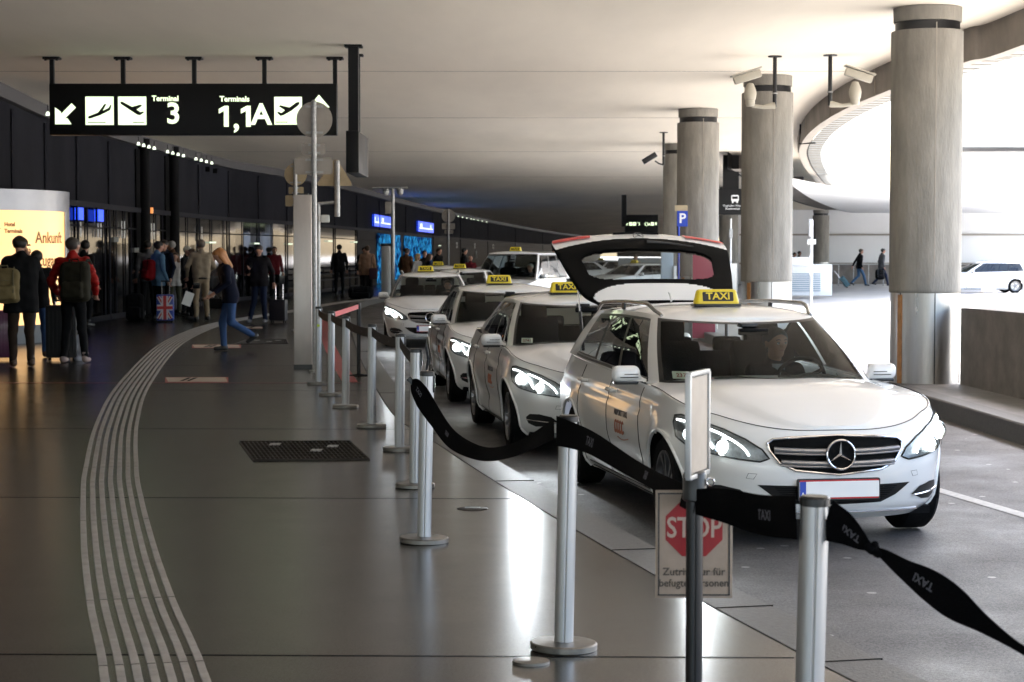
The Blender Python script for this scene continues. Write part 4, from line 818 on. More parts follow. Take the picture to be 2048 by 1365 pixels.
# stop sign
YS = YB + .12; c = at(1388, 1089, YS); k = YS / F; o = empty('stop_notice', c); tag(o, 'white notice with a red stop octagon hanging behind the slim black post', 'sign')
nm = mat('notice_board', (.33, .26, .205), .55, noise=.16, nscale=14)
wq, hq = 155 * k, 218 * k; g = G(); g.box((0, .004, 0), (wq, .006, hq), nm, bev=.001); g.build('board', o, 0)
g = G()
for cc, dd in (((0, -.001, hq / 2 - .010), (wq - .014, .002, .004)), ((0, -.001, -hq / 2 + .010), (wq - .014, .002, .004)), ((wq / 2 - .010, -.001, 0), (.004, .002, hq - .016)), ((-wq / 2 + .010, -.001, 0), (.004, .002, hq - .016))): g.box(cc, dd, black_trim)
g.build('border', o, 0)
rO = 62 * k; g = G(); g.prism([(rO * math.cos(R(22.5 + 45 * i)), rO * math.sin(R(22.5 + 45 * i))) for i in range(8)], .0018, mat('stop_red', (.26, .006, .010), .5, noise=.12, nscale=20), T_at((0, .001, 33 * k))); g.build('red_octagon', o, 0)
g = G(); g.text('STOP', 58 * k, mat('notice_cream', (.42, .33, .27), .6), T_at((0, -.0012, 32 * k)), bold=.0012, ext=.0006, sx=.80); g.build('stop_lettering', o, 0)
g = G(); g.text('Zutritt nur für', 21.5 * k, let_d, T_at((0, -.0005, -56 * k)), bold=.0004, ext=.0006); g.text('befugte Personen', 21.5 * k, let_d, T_at((0, -.0005, -79 * k)), bold=.0004, ext=.0006, sx=.93); g.build('lettering', o, 0)

# ================================================================== VEHICLES
# local frame: x forward from the front axle, y to the car's left, z up from the road
class Body:
    def __init__(s, kind):
        s.kind = kind; s.n = 2.7; s.nr = 3.4; s.xc = -.15; s.xcr = -2.9
        s.Wp = [(.17, .80), (.24, .865), (.32, .885), (.42, .892), (.55, .915), (.68, .922), (.78, .915), (.86, .895), (.93, .865), (1.0, .835), (1.06, .81)]
        s.fp = [(.17, .68), (.24, .79), (.32, .83), (.42, .865), (.50, .87), (.58, .855), (.66, .835), (.73, .80), (.78, .745), (.82, .67)]
        if kind == 'van':
            s.Wp = [(.2, .88), (.3, .93), (.6, .96), (1.0, .95), (1.2, .92)]; s.fp = [(.2, .70), (.4, .84), (.6, .85), (.85, .80), (1.0, .68), (1.08, .55)]
        R_ = {'estate': -4.02, 'sedan': -4.0, 'van': -4.15}[kind]
        s.rp = [(.17, R_ + .14), (.3, R_ + .03), (.5, R_ - .03), (.7, R_), (1.0, R_ + .08)]
        s.tp = {'van': [(-5, 1.12), (-1.2, 1.12), (-.5, 1.10), (.2, 1.02), (.55, .94), (.72, .82)],
                'estate': [(-4.1, 1.04), (-3, 1.0), (-2, .975), (-1.2, .955), (-.6, .94), (-.3, .93), (.1, .895), (.4, .84), (.62, .785), (.78, .735)],
                'sedan': [(-4.1, 1.02), (-3.4, 1.02), (-3, 1.0), (-2, .975), (-1.2, .955), (-.6, .94), (-.3, .93), (.1, .895), (.4, .84), (.62, .785), (.78, .735)]}[kind]
    def W(s, x, z):
        w = sinterp(z, s.Wp)
        if s.kind != 'van':
            zc = .80 + (-x) * .018; w -= .012 * math.exp(-((z - zc + .035) / .03) ** 2) * (1 if -3.6 < x < -.3 else 0) ; w -= .016 * math.exp(-((z - .40) / .07) ** 2) * min(1, max(0, (-x - .5) * 3)) * min(1, max(0, (x + 2.5) * 3))
            for a in (0, -2.874):
                r = math.hypot(x - a, z - .32); w += .016 * math.exp(-((r - .36) / .07) ** 2)
        return w
    def zt(s, x): return sinterp(x, s.tp)
    def S(s, x, z):
        w = s.W(x, z)
        if x > s.xc: f = sinterp(z, s.fp); u = (x - s.xc) / (f - s.xc); return w * max(0, 1 - min(1, u) ** s.n) ** (1 / s.n)
        if x < s.xcr: f = sinterp(z, s.rp); u = (s.xcr - x) / (s.xcr - f); return w * max(0, 1 - min(1, u) ** s.nr) ** (1 / s.nr)
        return w
    def Fx(s, y, z):
        w = s.W(.5, z); f = sinterp(z, s.fp); return s.xc + (f - s.xc) * max(0, 1 - min(1, abs(y) / w) ** s.n) ** (1 / s.n)
    def ring(s, q, z):                             # q: 0 nose centre .. 1 side start .. 2 side end .. 3 tail centre
        if q <= 1:
            a = q * math.pi / 2; f = sinterp(z, s.fp); x = s.xc + (f - s.xc) * math.cos(a) ** (2 / s.n); w = s.W(x, z); return (x, w * math.sin(a) ** (2 / s.n), z)
        if q <= 2: x = s.xc + (s.xcr - s.xc) * (q - 1); return (x, s.W(x, z), z)
        a = (q - 2) * math.pi / 2; f = sinterp(z, s.rp); x = s.xcr - (s.xcr - f) * math.sin(a) ** (2 / s.nr); return (x, s.W(x, z) * max(0, math.cos(a)) ** (2 / s.nr), z)
    def top(s, q):
        z = .9
        for _ in range(8): z = .5 * z + .5 * s.zt(s.ring(q, z)[0])
        return s.ring(q, z)
    def nrm(s, q, z):
        a = Vector(s.ring(min(q + .004, 3), z)); b = Vector(s.ring(max(q - .004, 0), z)); c = Vector(s.ring(q, z + .01)); d = Vector(s.ring(q, z - .01)); n = (a - b).cross(c - d)
        n = n.normalized() if n.length > 1e-9 else Vector((1, 0, 0)); p = Vector(s.ring(q, z)); out = Vector((p.x + 1.6, p.y * 2, 0)); return n if n.dot(out) > 0 else -n
    def pt(s, q, z, off=0.0, side=1):
        p = Vector(s.ring(q, z)) + s.nrm(q, z) * off; p.y *= side; return p
def poly_patch(g, poly, fn, m, rings=5, sub=4):    # star-shaped patch of a curved surface inside polygon [(u,v)...]
    P = []
    for i in range(len(poly)):
        a, b = poly[i], poly[(i + 1) % len(poly)]
        for k in range(sub): P.append((a[0] + (b[0] - a[0]) * k / sub, a[1] + (b[1] - a[1]) * k / sub))
    c = (sum(p[0] for p in P) / len(P), sum(p[1] for p in P) / len(P))
    rows = [[fn(c[0] + (p[0] - c[0]) * t, c[1] + (p[1] - c[1]) * t) for p in P] for t in [k / rings for k in range(rings + 1)]]
    g.grid(rows, m, cv=True); return rows[-1]
def star_emblem(g, T, r, m):
    g.v_s = len(g.v)
    g.tube([T @ Vector((r * math.cos(a), r * math.sin(a), .004)) for a in [2 * math.pi * i / 40 for i in range(40)]], r * .085, m, 8, closed=True)
    for k in range(3):
        a = R(90 + 120 * k); c, s_ = math.cos(a), math.sin(a); L = r * .96; w = r * .13
        V = [T @ Vector(p) for p in ((c * L, s_ * L, .006), (-s_ * w + c * w * .4, c * w + s_ * w * .4, .004), (s_ * w + c * w * .4, -c * w + s_ * w * .4, .004), (0, 0, .018), (-c * w * .5, -s_ * w * .5, .004))]
        g.add(V, [(0, 3, 1), (0, 2, 3), (1, 3, 4), (2, 4, 3)], m)
HEAD = 0
def make_car(kind, label, tailgate_open=False, number=None, paint=None):
    B = Body(kind); paint = paint or white_paint; car = empty('estate_taxi' if kind == 'estate' else 'sedan_taxi' if kind == 'sedan' else 'van_taxi'); est = kind != 'sedan'
    wb = -2.874 if kind != 'van' else -3.0; wr = .325
    # ---- lower body
    qs = [i / 36 for i in range(36)] + [1 + i / 112 for i in range(112)] + [2 + i / 22 for i in range(23)]; K = 26; rows = []
    tops = [B.top(q) for q in qs]
    for q, tpz in zip(qs, tops):
        r = []
        for k in range(K + 1):
            z = .17 + (tpz[2] - .17) * (k / K); r.append(list(B.ring(q, z)))
        rows.append(r)
    RA = .365
    for r in rows:
        for p in r:
            for a in (0, wb):
                dx, dz = p[0] - a, p[2] - .32; d = math.hypot(dx, dz)
                if abs(d - RA) < .018 and d > 0: p[0] = a + dx / d * RA; p[2] = .32 + dz / d * RA
    open_z = .62
    def skip(i, j):
        c = [sum(rows[a][b][k] for a, b in ((i, j), (i + 1, j), (i, j + 1), (i + 1, j + 1))) / 4 for k in range(3)]
        if tailgate_open and c[0] < -3.72 and abs(c[1]) < .80 and c[2] > open_z: return True
        return any(math.hypot(c[0] - a, c[2] - .32) < RA - .006 for a in (0, wb))
    g = G()
    for sd in (1, -1):
        g.grid([[(p[0], p[1] * sd, p[2]) for p in r] for r in rows], paint, skip=skip)
    # hood and deck
    def crown(x):
        c = sinterp(x, [(-4.1, .02), (-3.4, .035), (-2.5, .05), (-1, .06), (-.4, .060), (.1, .060), (.5, .046), (.72, .026), (.85, .0)]); return c
    gx0 = {'estate': -3.98, 'sedan': -3.45, 'van': -4.1}[kind]
    NV = 28
    hr = []
    for q, t_ in zip(qs, tops):
        r = []
        for k in range(NV + 1):
            v = 1 - 2 * k / NV; av = abs(v); rid = .020 * max(0, min(1, (.74 - av) / .09)) * (1 if t_[0] > -.6 else 0) * min(1, max(0, (t_[0] + .5) * 3 + .2))
            dip = -.006 * math.exp(-(v / .22) ** 2) * (1 if t_[0] > -.5 else 0)
            r.append((t_[0], t_[1] * v, t_[2] + crown(t_[0]) * (1 - av ** 2.6) * .92 + rid + dip))
        hr.append(r)
    def hskip(i, j):
        x = hr[i][j][0]; return (x < -.62 and x > gx0 + .25) or (x < -.62 and tailgate_open)
    g.grid(hr, paint, skip=hskip)
    body = g.build('body', car, 50)
    # ---- greenhouse
    zr = {'estate': 1.405, 'sedan': 1.38, 'van': 1.84}[kind]
    xb, xt = (-.17, -1.20) if kind != 'van' else (.05, -.95); xrb, xrt = {'estate': (-4.0, -3.66), 'sedan': (-3.50, -2.72), 'van': (-4.15, -3.95)}[kind]
    Wb, Wt = (.815, .615) if kind != 'van' else (.94, .76); mm = 3.1; xcb, xct = (-1.2, -1.70) if kind != 'van' else (-.9, -1.5); xrcb, xrct = {'estate': (-3.4, -3.2), 'sedan': (-2.9, -2.35), 'van': (-3.7, -3.6)}[kind]
    def gr(q, k):
        W_ = Wb + (Wt - Wb) * k; W_ += .018 * math.sin(k * math.pi)
        f = xb + (xt - xb) * k; c = xcb + (xct - xcb) * k; rc = xrcb + (xrct - xrcb) * k; rr_ = xrb + (xrt - xrb) * k; bow = .03 * math.sin(k * math.pi)
        if q <= 1: a = q * math.pi / 2; x = c + (f + bow - c) * math.cos(a) ** (2 / mm); y = W_ * math.sin(a) ** (2 / mm)
        elif q <= 2: x = c + (rc - c) * (q - 1); y = W_
        else: a = (q - 2) * math.pi / 2; x = rc - (rc - rr_ + bow) * math.sin(a) ** (2 / 4.0); y = W_ * max(0, math.cos(a)) ** (2 / 4.0)
        # taper of the roof edge and of the belt towards the tail
        if kind != 'van': tb = max(0, min(1, (-x - 1.6) / 2.2)); y *= 1 - .05 * tb * tb
        zb = B.zt(x) - .012 if kind != 'van' else 1.10
        if kind == 'sedan' and x < -3.0: zb = 1.015
        zedge = zr - .055 * max(0, (-x - 2.2) / 1.6) ** 1.5 * (1 if kind != 'van' else 0) - (.0 if k < 1 else 0)
        zc = zb + .045 * max(0, 1 - q * 1.15) * (1 if q < 1 else 0)   # cowl rises to the middle
        z = zc + (zedge - (.045 if kind != 'van' else 0) * max(0, 1 - q) - zc) * k
        if q > 2 and kind == 'estate': z = zb + (zedge - zb) * k
        return (x, y, z)
    if kind == 'sedan': Q = sorted(set([i / 40 for i in range(40)] + [.66, .74] + [1 + i / 40 for i in range(41)] + [2 + i / 24 for i in range(25)]))
    else: Q = sorted(set([i / 40 for i in range(40)] + [.66, .74] + [1 + i / 50 for i in range(51)] + [2 + i / 24 for i in range(25)]))
    KK = [0, .03, .075, .12] + [.12 + (.84 - .12) * i / 10 for i in range(1, 11)] + [.89, .93, .965, 1.0]
    pillars = {'estate': [(1.20, 1.235), (1.60, 1.635), (1.96, 2.10)], 'sedan': [(1.27, 1.31), (1.74, 1.78), (1.98, 2.28)], 'van': [(1.22, 1.26), (1.6, 1.64), (1.94, 2.2)]}[kind]
    Q = sorted(set(Q + [p for pr in pillars for p in pr])); qe = .735; qsd = .86 if kind != 'van' else .82
    Q = sorted(set(Q + [qe, qsd, qe - .05, .0]))
    GP = [[gr(q, k) for k in KK] for q in Q]
    rear_open = tailgate_open
    zones = {'wind': [], 'side': [], 'rear': []}
    def zone(i, j):
        q = (Q[i] + Q[i + 1]) / 2; k = (KK[j] + KK[j + 1]) / 2
        if q < qe: return 'wind' if (.075 < k < .93 and q < qe - .05) else ('frit' if .0 < k < .965 else 'paint')
        if q < qsd: return 'paint'
        if q < 2.02:
            lo, hi = (.075, .89)
            if kind == 'sedan' and q > pillars[1][1]: hi = .89 - (q - pillars[1][1]) * 1.2
            if kind == 'estate' and q > pillars[1][1]: hi = .89 - (q - pillars[1][1]) * .35; lo = .12
            for a, b in pillars:
                if a <= q <= b: return 'frit' if (.03 < k < .93 and q < pillars[2][0]) else 'paint'
            if q > pillars[2][0]: return 'paint'
            return 'side' if lo < k < hi else ('frit' if .03 < k < .93 else 'paint')
        if kind == 'sedan' and q < pillars[2][1]: return 'paint'
        if q > 2.25: return 'gone' if rear_open else ('rear' if .12 < k < .89 else 'frit')
        return 'gone' if (rear_open and q > 2.12) else 'paint'
    Zs = [[zone(i, j) for j in range(len(KK) - 1)] for i in range(len(Q) - 1)]
    g = G()
    for sd in (1, -1):
        g.grid([[(p[0], p[1] * sd, p[2]) for p in r] for r in GP], paint, mf=lambda i, j: black_trim if Zs[i][j] == 'frit' else paint, skip=lambda i, j: Zs[i][j] in ('wind', 'side', 'rear', 'gone'))
    # roof panel
    RR = [gr(q, 1.0) for q in Q]; NR = 16
    def rz(x): return sinterp(x, [(-4, .03), (-3.4, .045), (-2.4, .06), (-1.5, .05), (-1.2, .02)]) if kind != 'van' else .05
    g.grid([[(p[0], p[1] * (1 - 2 * k / NR), p[2] + rz(p[0]) * (1 - abs(1 - 2 * k / NR) ** 2.4)) for k in range(NR + 1)] for p in RR], paint)
    g.build('roof', car, 50)
    g = G(); g.grid([[(p[0], p[1] * .97 * (1 - 2 * k / NR), p[2] - .03 + rz(p[0]) * (1 - abs(1 - 2 * k / NR) ** 2.4)) for k in range(NR + 1)] for p in RR], mat('headliner', (.03, .03, .03), .9)); g.build('headliner', car)
    for nm, zn, mt, both in (('windshield', 'wind', windshield_m, True), ('side_window', 'side', side_glass, False), ('rear_window', 'rear', side_glass, True)):
        if nm == 'rear_window' and rear_open: continue
        for sset in ([(1, -1)] if both else [(1,), (-1,)]):
            g = G()
            for sd in sset: g.grid([[(p[0], p[1] * sd, p[2]) for p in r] for r in GP], mt, skip=lambda i, j: Zs[i][j] != zn)
            w_ = g.build(nm, car, 60)
            if nm == 'windshield': wsh = w_
    # weather strips and panel gaps
    for sd in (1, -1):
        g = G(); g.tube([Vector(GP[i][2]) * 1 for i in range(len(Q)) if qsd <= Q[i] <= pillars[2][0] + .001] if sd == 1 else [Vector((GP[i][2][0], -GP[i][2][1], GP[i][2][2])) for i in range(len(Q)) if qsd <= Q[i] <= pillars[2][0] + .001], .008, black_trim, 5); g.build('window_strip', car)
    gap = mat('panel_gap', (.004, .004, .004), .8)
    dl = {'estate': [-.62, -1.62, -2.62], 'sedan': [-.62, -1.62, -2.60], 'van': [-.7, -1.75, -3.0]}[kind]
    for sd in (1, -1):
        g = G()
        for x in dl:
            pts = []
            for k in range(15):
                z = .24 + (B.zt(x) - .02 - .24) * k / 14; xx = x - (.10 * max(0, (z - .6)) if x > -1 else 0)
                if x == dl[2] and kind != 'van': xx = max(x, wb + math.sqrt(max(0, .40 ** 2 - (z - .32) ** 2)) if z < .72 else x - (z - .72) * .25)
                pts.append(Vector((xx, (B.S(xx, z) + .0005) * sd, z)))
            g.tube(pts, .004, gap, 4)
        g.tube([Vector((x, (B.S(x, .235) + .001) * sd, .235)) for x in [-.5 - i * .08 for i in range(25)]], .004, gap, 4)
        g.build('door_gaps', car, 0)
        for x in dl[:2]:
            hx = x - .86; z = .83 + .012 * (-hx); g = G(); yb_ = B.S(hx, z)
            g.tube([Vector((hx + .11, (yb_ + .0) * sd, z)), Vector((hx + .08, (yb_ + .032) * sd, z)), Vector((hx - .07, (yb_ + .034) * sd, z + .002)), Vector((hx - .11, (yb_ + .0) * sd, z + .002))], [.013, .016, .016, .012], paint, 8); g.tube([Vector((hx + .08, (yb_ + .042) * sd, z)), Vector((hx - .08, (yb_ + .044) * sd, z))], .006, chrome, 6); g.build('door_handle', car)
    if kind != 'van':
        for tx, x0, z0, sz, m_ in (('AIRPORT TAXI', -1.15, .70, .062, mat('door_print', (.06, .06, .07), .5)), ('taxi', -1.22, .62, .10, mat('door_print_orange', (.34, .13, .08), .5)), ('service', -1.05, .54, .04, MATS['door_print'] if 'door_print' in MATS else gap)):
            if tx != 'AIRPORT TAXI': continue
            yy_ = B.S(x0, z0); y2 = B.S(x0, z0 - .04); g = G(); g.text(tx, sz, m_, TR((x0, -yy_ - .003, z0), (1, 0, 0), (0, (yy_ - y2) * -1, .04)), bold=.0008, ext=.0008); g.build('door_lettering', car, 0)
        g = G(); om = mat('door_print_orange', (.34, .13, .08), .5)
        for k in range(4):
            cx_ = -1.30 + k * .07; g.tube([Vector((cx_ + .028 * math.cos(a), -B.S(cx_, .60) - .003, .60 + .045 * math.sin(a))) for a in [R(40 + 290 * i / 12) for i in range(13)]], .006, om, 4)
        g.tube([Vector((-1.28 + .03 * i, -B.S(-1.2, .52) - .003, .525 - .012 * math.sin(i * .35))) for i in range(12)], .004, om, 4); g.build('door_emblem', car, 0)
    # bonnet shut line
    for sd in (1, -1):
        g = G(); pts = []
        for i in range(len(qs)):
            t_ = tops[i]
            if t_[0] > -.55: pts.append(Vector((t_[0], t_[1] * sd * .985, t_[2] + .0045)))
        g.tube(pts, .0026, gap, 4); g.build('bonnet_gap', car, 0)
    # arches
    for a in (0, wb):
        for sd in (1, -1):
            g = G(); pts = []
            for k in range(33):
                q = R(-22 + 224 * k / 32); x = a + RA * math.cos(q); z = .32 + RA * math.sin(q)
                if z < .17: continue
                pts.append(Vector((x, (B.S(x, z) + .001) * sd, z)))
            g.tube(pts, .012, paint, 8); g.build('wheel_arch', car)
    g = G()
    for a in (0, wb):
        for sd in (1, -1):
            arcp = [(a + (RA + .006) * math.cos(R(-12 + 204 * k / 24)), .32 + (RA + .006) * math.sin(R(-12 + 204 * k / 24))) for k in range(25)]
            g.grid([[(x_, sd * .86, z_), (x_, sd * .55, z_)] for x_, z_ in arcp], matte_black); g.add([(x_, sd * .55, z_) for x_, z_ in arcp], [tuple(range(25))], matte_black)
    g.box((-1.55, 0, .19), (4.1, 1.5, .05), matte_black); g.box((-1.55, 0, .27), (2.1, 1.66, .16), matte_black); g.box((.25, 0, .42), (.5, .98, .45), matte_black)
    g.build('underbody', car, 0)
    # ---- wheels
    for a, nm in ((0, 'wheel'), (wb, 'wheel')):
        for sd in (1, -1):
            w_ = empty('wheel', (a, sd * (.905 if kind != 'van' else .93), .325)); w_.parent = car; w_.rotation_euler = (0, random.uniform(0, 3), 0)
            T = Matrix.Rotation(R(-90) * sd, 4, 'X')                    # lathe axis z -> outward
            g = G(); g.lathe([(.225, -.215), (.30, -.222), (.322, -.20), (.325, -.11), (.322, -.03), (.30, -.004), (.262, .003), (.228, -.012), (.222, -.05)], rubber, 56, T); g.build('tyre', w_)
            g = G(); g.lathe([(.222, -.03), (.226, -.006), (.214, -.008), (.205, -.045), (.19, -.10), (.05, -.10)], rim_m, 48, T); g.lathe([(0, -.012), (.030, -.012), (.042, -.02), (.06, -.035), (.06, -.09)], rim_m, 24, T)
            for k in range(10):
                q = 2 * math.pi * k / 10 + (.10 if k % 2 else -.10)
                V = []
                for r_, w2, z_ in ((.05, .017, -.024), (.13, .012, -.020), (.215, .015, -.012)):
                    for s_ in (-1, 1): V.append(T @ Vector((r_ * math.cos(q) - s_ * w2 * math.sin(q), r_ * math.sin(q) + s_ * w2 * math.cos(q), z_)))
                V += [v - T @ Vector((0, 0, .025)) for v in V]
                g.add(V, [(0, 1, 3, 2), (2, 3, 5, 4), (0, 2, 8, 6), (2, 4, 10, 8), (1, 7, 9, 3), (3, 9, 11, 5)], rim_m)
            g.lathe([(.17, -.105), (.17, -.09), (.06, -.09)], steel, 32, T)
            g.build('rim', w_)
    # ---- face
    grille_bk = mat('grille_black', (.0012, .0012, .0012), .7, spec=.1)
    def FP(off): return lambda y, z: Vector((B.Fx(y, z) + off, y, z))
    if kind != 'van':
        gp_ = [(-.30, .700), (0, .712), (.30, .700), (.405, .690), (.440, .665), (.430, .62), (.375, .545), (.28, .500), (0, .470), (-.28, .500), (-.375, .545), (-.430, .62), (-.440, .665), (-.405, .690)]
        g = G(); edge = poly_patch(g, gp_, FP(.004), grille_bk); gl = g.build('grille', car)
        g = G(); g.tube([p + Vector((.006, 0, 0)) for p in edge], .009, chrome, 8, closed=True); g.build('chrome_frame', gl)
        for z in (.555, .630):
            g = G(); ym = .405 if z > .6 else .365
            for dz, r_ in ((.0, .015), (-.022, .007)):
                g.tube([FP(.020)(y, z + dz - .012 * (1 - (y / .4) ** 2)) for y in [-ym + 2 * ym * i / 16 for i in range(17)]], r_, mat('grille_silver', (.38, .38, .39), .3, metal=.7), 8, flat=1.4)
            g.build('louvre', gl)
        g = G(); sc_ = Vector((B.Fx(0, .595) + .052, 0, .598)); T = TR(sc_, (0, 1, 0), (-.06, 0, 1)); g.prism([(.088 * math.cos(a), .088 * math.sin(a)) for a in [2 * math.pi * i / 32 for i in range(32)]], -.02, grille_bk, T); star_emblem(g, T, .090, chrome); g.build('star_emblem', gl)
        g = G(); T = TR((.665, 0, .80), (0, 1, 0), (-1, 0, .22)); g.prism([(.030 * math.cos(a), .030 * math.sin(a)) for a in [2 * math.pi * i / 20 for i in range(20)]], .004, chrome, T); g.prism([(.022 * math.cos(a), .022 * math.sin(a)) for a in [2 * math.pi * i / 20 for i in range(20)]], .0055, mat('badge_grey', (.1, .11, .12), .4), T); g.build('bonnet_badge', car)
        # lower intake + fog intakes
        mesh_m = mat('intake_mesh', (.0025, .0025, .0025), .6)
        g = G(); poly_patch(g, [(-.50, .405), (0, .40), (.50, .405), (.40, .33), (.30, .285), (0, .275), (-.30, .285), (-.40, .33)], FP(.004), mesh_m)
        for z in [.29 + .014 * i for i in range(8)]: g.tube([FP(.007)(y, z) for y in [-.28 - (z - .28) * 1.1 + (.56 + (z - .28) * 2.2) * i / 14 for i in range(15)]], .0022, matte_black, 4)
        g.build('lower_intake', car)
        for sd in (1, -1):
            fnq = lambda q, z: B.pt(q, z, .005, sd)
            g = G(); e_ = poly_patch(g, [(.33, .325), (.39, .372), (.50, .392), (.60, .388), (.645, .355), (.62, .30), (.54, .275), (.43, .285)], fnq, mesh_m); fi = g.build('fog_intake', car)
            g = G(); g.tube([B.pt(q, .322 + .05 * (q - .34), .014, sd) for q in [.345 + .285 * i / 10 for i in range(11)]], .007, chrome, 8); g.build('chrome_bar', fi)
            # crease above the intake
            # headlight
            HL = [(.235, .570), (.265, .625), (.34, .685), (.45, .740), (.60, .785), (.74, .808), (.80, .80), (.815, .755), (.79, .67), (.70, .620), (.55, .590), (.38, .562), (.28, .550)]
            def fz(q, z, off): 
                zt_ = B.zt(B.ring(q, z)[0]); return B.pt(q, min(z, zt_ - .004), off, sd)
            hl = empty('headlight'); hl.parent = car
            hb = mat('headlight_bowl', (.30, .31, .32), .35, metal=1.0, noise=.5, nscale=14)
            g = G(); ed = poly_patch(g, HL, lambda q, z: fz(q, z, .003), hb, rings=6); g.build('bowl', hl)
            g = G(); g.tube([p for p in ed], .006, gap, 6, closed=True); g.build('seal', hl)
            for q, z, r_ in ((.66, .695, .036), (.46, .632, .034)):
                c = fz(q, z, .008); n_ = B.nrm(q, z); n_.y *= sd; fwd = (n_ * .5 + Vector((.8, 0, 0))).normalized(); r_ *= 1.25; T = TR(c, fwd.cross(Vector((0, 0, 1))) * -1, Vector((0, 0, 1)) - fwd * fwd.z)
                g = G(); g.lathe([(.0, .010), (r_ * .6, .008), (r_ * .9, .001), (r_, -.01)], led, 20, T); g.build('projector', hl)
                g = G(); g.tube([T @ Vector((r_ * 1.25 * math.cos(a), r_ * 1.25 * math.sin(a), -.002)) for a in [2 * math.pi * i / 24 for i in range(24)]], .006, reflector, 6, closed=True); g.build('projector_ring', hl)
            if HEAD:
                sp_ = bpy.data.lights.new('headlight_beam', 'SPOT'); sp_.energy = HEAD; sp_.spot_size = R(60); sp_.spot_blend = 1.0; sp_.shadow_soft_size = .045; sp_.color = (.88, .95, 1.0)
                so_ = bpy.data.objects.new('headlight_beam', sp_); COL.objects.link(so_); so_.parent = hl; c = fz(.56, .68, .07); so_.location = c; so_.rotation_euler = Vector((-1, 0, .10)).to_track_quat('Z', 'Y').to_euler()
            g = G(); L1 = [(.77, .775), (.68, .765), (.60, .725), (.555, .67), (.52, .62)]; L2 = [(.57, .745), (.48, .715), (.40, .67), (.35, .625), (.33, .585)]
            for LL in (L1, L2): g.tube([fz(q.x, q.y, .012) for q in spline([(a, b, 0) for a, b in LL], 4)], .0065, drl, 6)
            g.build('light_strip', hl)
            g = G(); poly_patch(g, HL, lambda q, z: fz(q, z, .022), lens_m, rings=6); g.build('lens', hl)
            g = G(); poly_patch(g, [(.30, .475), (.345, .478), (.36, .445), (.32, .44)], lambda q, z: B.pt(q, z, .0015, sd), gap, 2, 2); poly_patch(g, [(.302, .473), (.343, .476), (.357, .447), (.322, .442)], lambda q, z: B.pt(q, z, .0025, sd), paint, 2, 2); g.build('washer_cover', car, 0)
        g = G(); g.tube([FP(.012)(y, .215 + .012 * math.cos(y * 3)) for y in [-.62 + 1.24 * i / 20 for i in range(21)]], .006, chrome, 6); g.build('lower_trim', car)
    else:
        g = G(); poly_patch(g, [(-.45, .80), (.45, .80), (.40, .62), (-.40, .62)], FP(.005), black_trim, 3, 4); 
        for z in (.66, .71, .76): g.tube([FP(.012)(y, z) for y in (-.4, -.2, 0, .2, .4)], .01, chrome, 6)
        gl = g.build('grille', car); g = G(); star_emblem(g, TR((B.Fx(0, .71) + .02, 0, .71), (0, 1, 0), ZA), .09, chrome); g.build('star_emblem', gl)
        for sd in (1, -1):
            g = G(); poly_patch(g, [(.40, .72), (.5, .86), (.72, .93), (.80, .86), (.7, .72)], lambda q, z: B.pt(q, z, .006, sd), reflector, 3, 3); g.build('headlight', car)
    # plate
    zp = .380; xp = B.Fx(.22, zp) + .030 if kind != 'van' else B.Fx(0, .45) + .02
    T = TR((xp, 0, zp), (0, 1, 0), (-.02, 0, 1)); pl = empty('number_plate', (0, 0, 0)); pl.parent = car
    g = G(); g.prism(rrect(.535, .135, .012), -.06, black_trim, T); g.prism(rrect(.535, .135, .012), .004, black_trim, T); g.build('plate_holder', pl, 0)
    g = G(); g.prism(rrect(.518, .118, .008), .006, red_m, T); g.prism(rrect(.518, .100, .004), .0072, plate_m, T); g.build('plate_face', pl, 0)
    g = G(); g.prism([(-.257, -.05), (-.217, -.05), (-.217, .05), (-.257, .05)], .0085, blue_m, T); g.build('blue_band', pl, 0); g = G(); g.text('A', .034, plate_m, T @ Matrix.Translation((-.237, -.03, .009)), bold=.001, ext=.0003); g.build('letter', pl, 0)
    # mirrors
    for sd in (1, -1):
        c = np.array([-.90, .945 * sd, 1.0 if kind != 'van' else 1.2]); mr_ = empty('door_mirror'); mr_.parent = car
        def fm(P):
            d = sd_box(P, c, (.10, .205, .118), .048); cutb = (P[..., 0] - (c[0] - .035)) * -1; return np.maximum(smin(d, sd_cone(P, c + (0, -.10 * sd, -.05), c + (0, -.18 * sd, -.07), .03, .025), .03), cutb)
        v_, f_ = surfnet(fm, c - .16, c + .16, .010); g = G(); g.add(v_, f_, paint); g.build('mirror_shell', mr_, 60)
        g = G(); g.box(tuple(c + (-.005, -.02 * sd, -.062)), (.085, .20, .022), black_trim, bev=.008); g.box(tuple(c + (.0, -.155 * sd, -.07)), (.06, .08, .03), black_trim, bev=.008); g.build('mirror_base', mr_)
        g = G()
        for dz, w2 in ((.0, .10), (-.022, .13)): g.tube([Vector(c) + Vector((.052, (-.06 + w2 * t) * sd - .02 * sd, dz)) for t in (0, .5, 1)], .0028, matte_black, 5)
        g.build('indicator_groove', mr_); g = G(); g.box(tuple(c + (-.036, 0, 0)), (.004, .18, .10), mat('mirror_glass', (.6, .6, .6), .03, metal=1)); g.build('mirror_glass', mr_, 0)
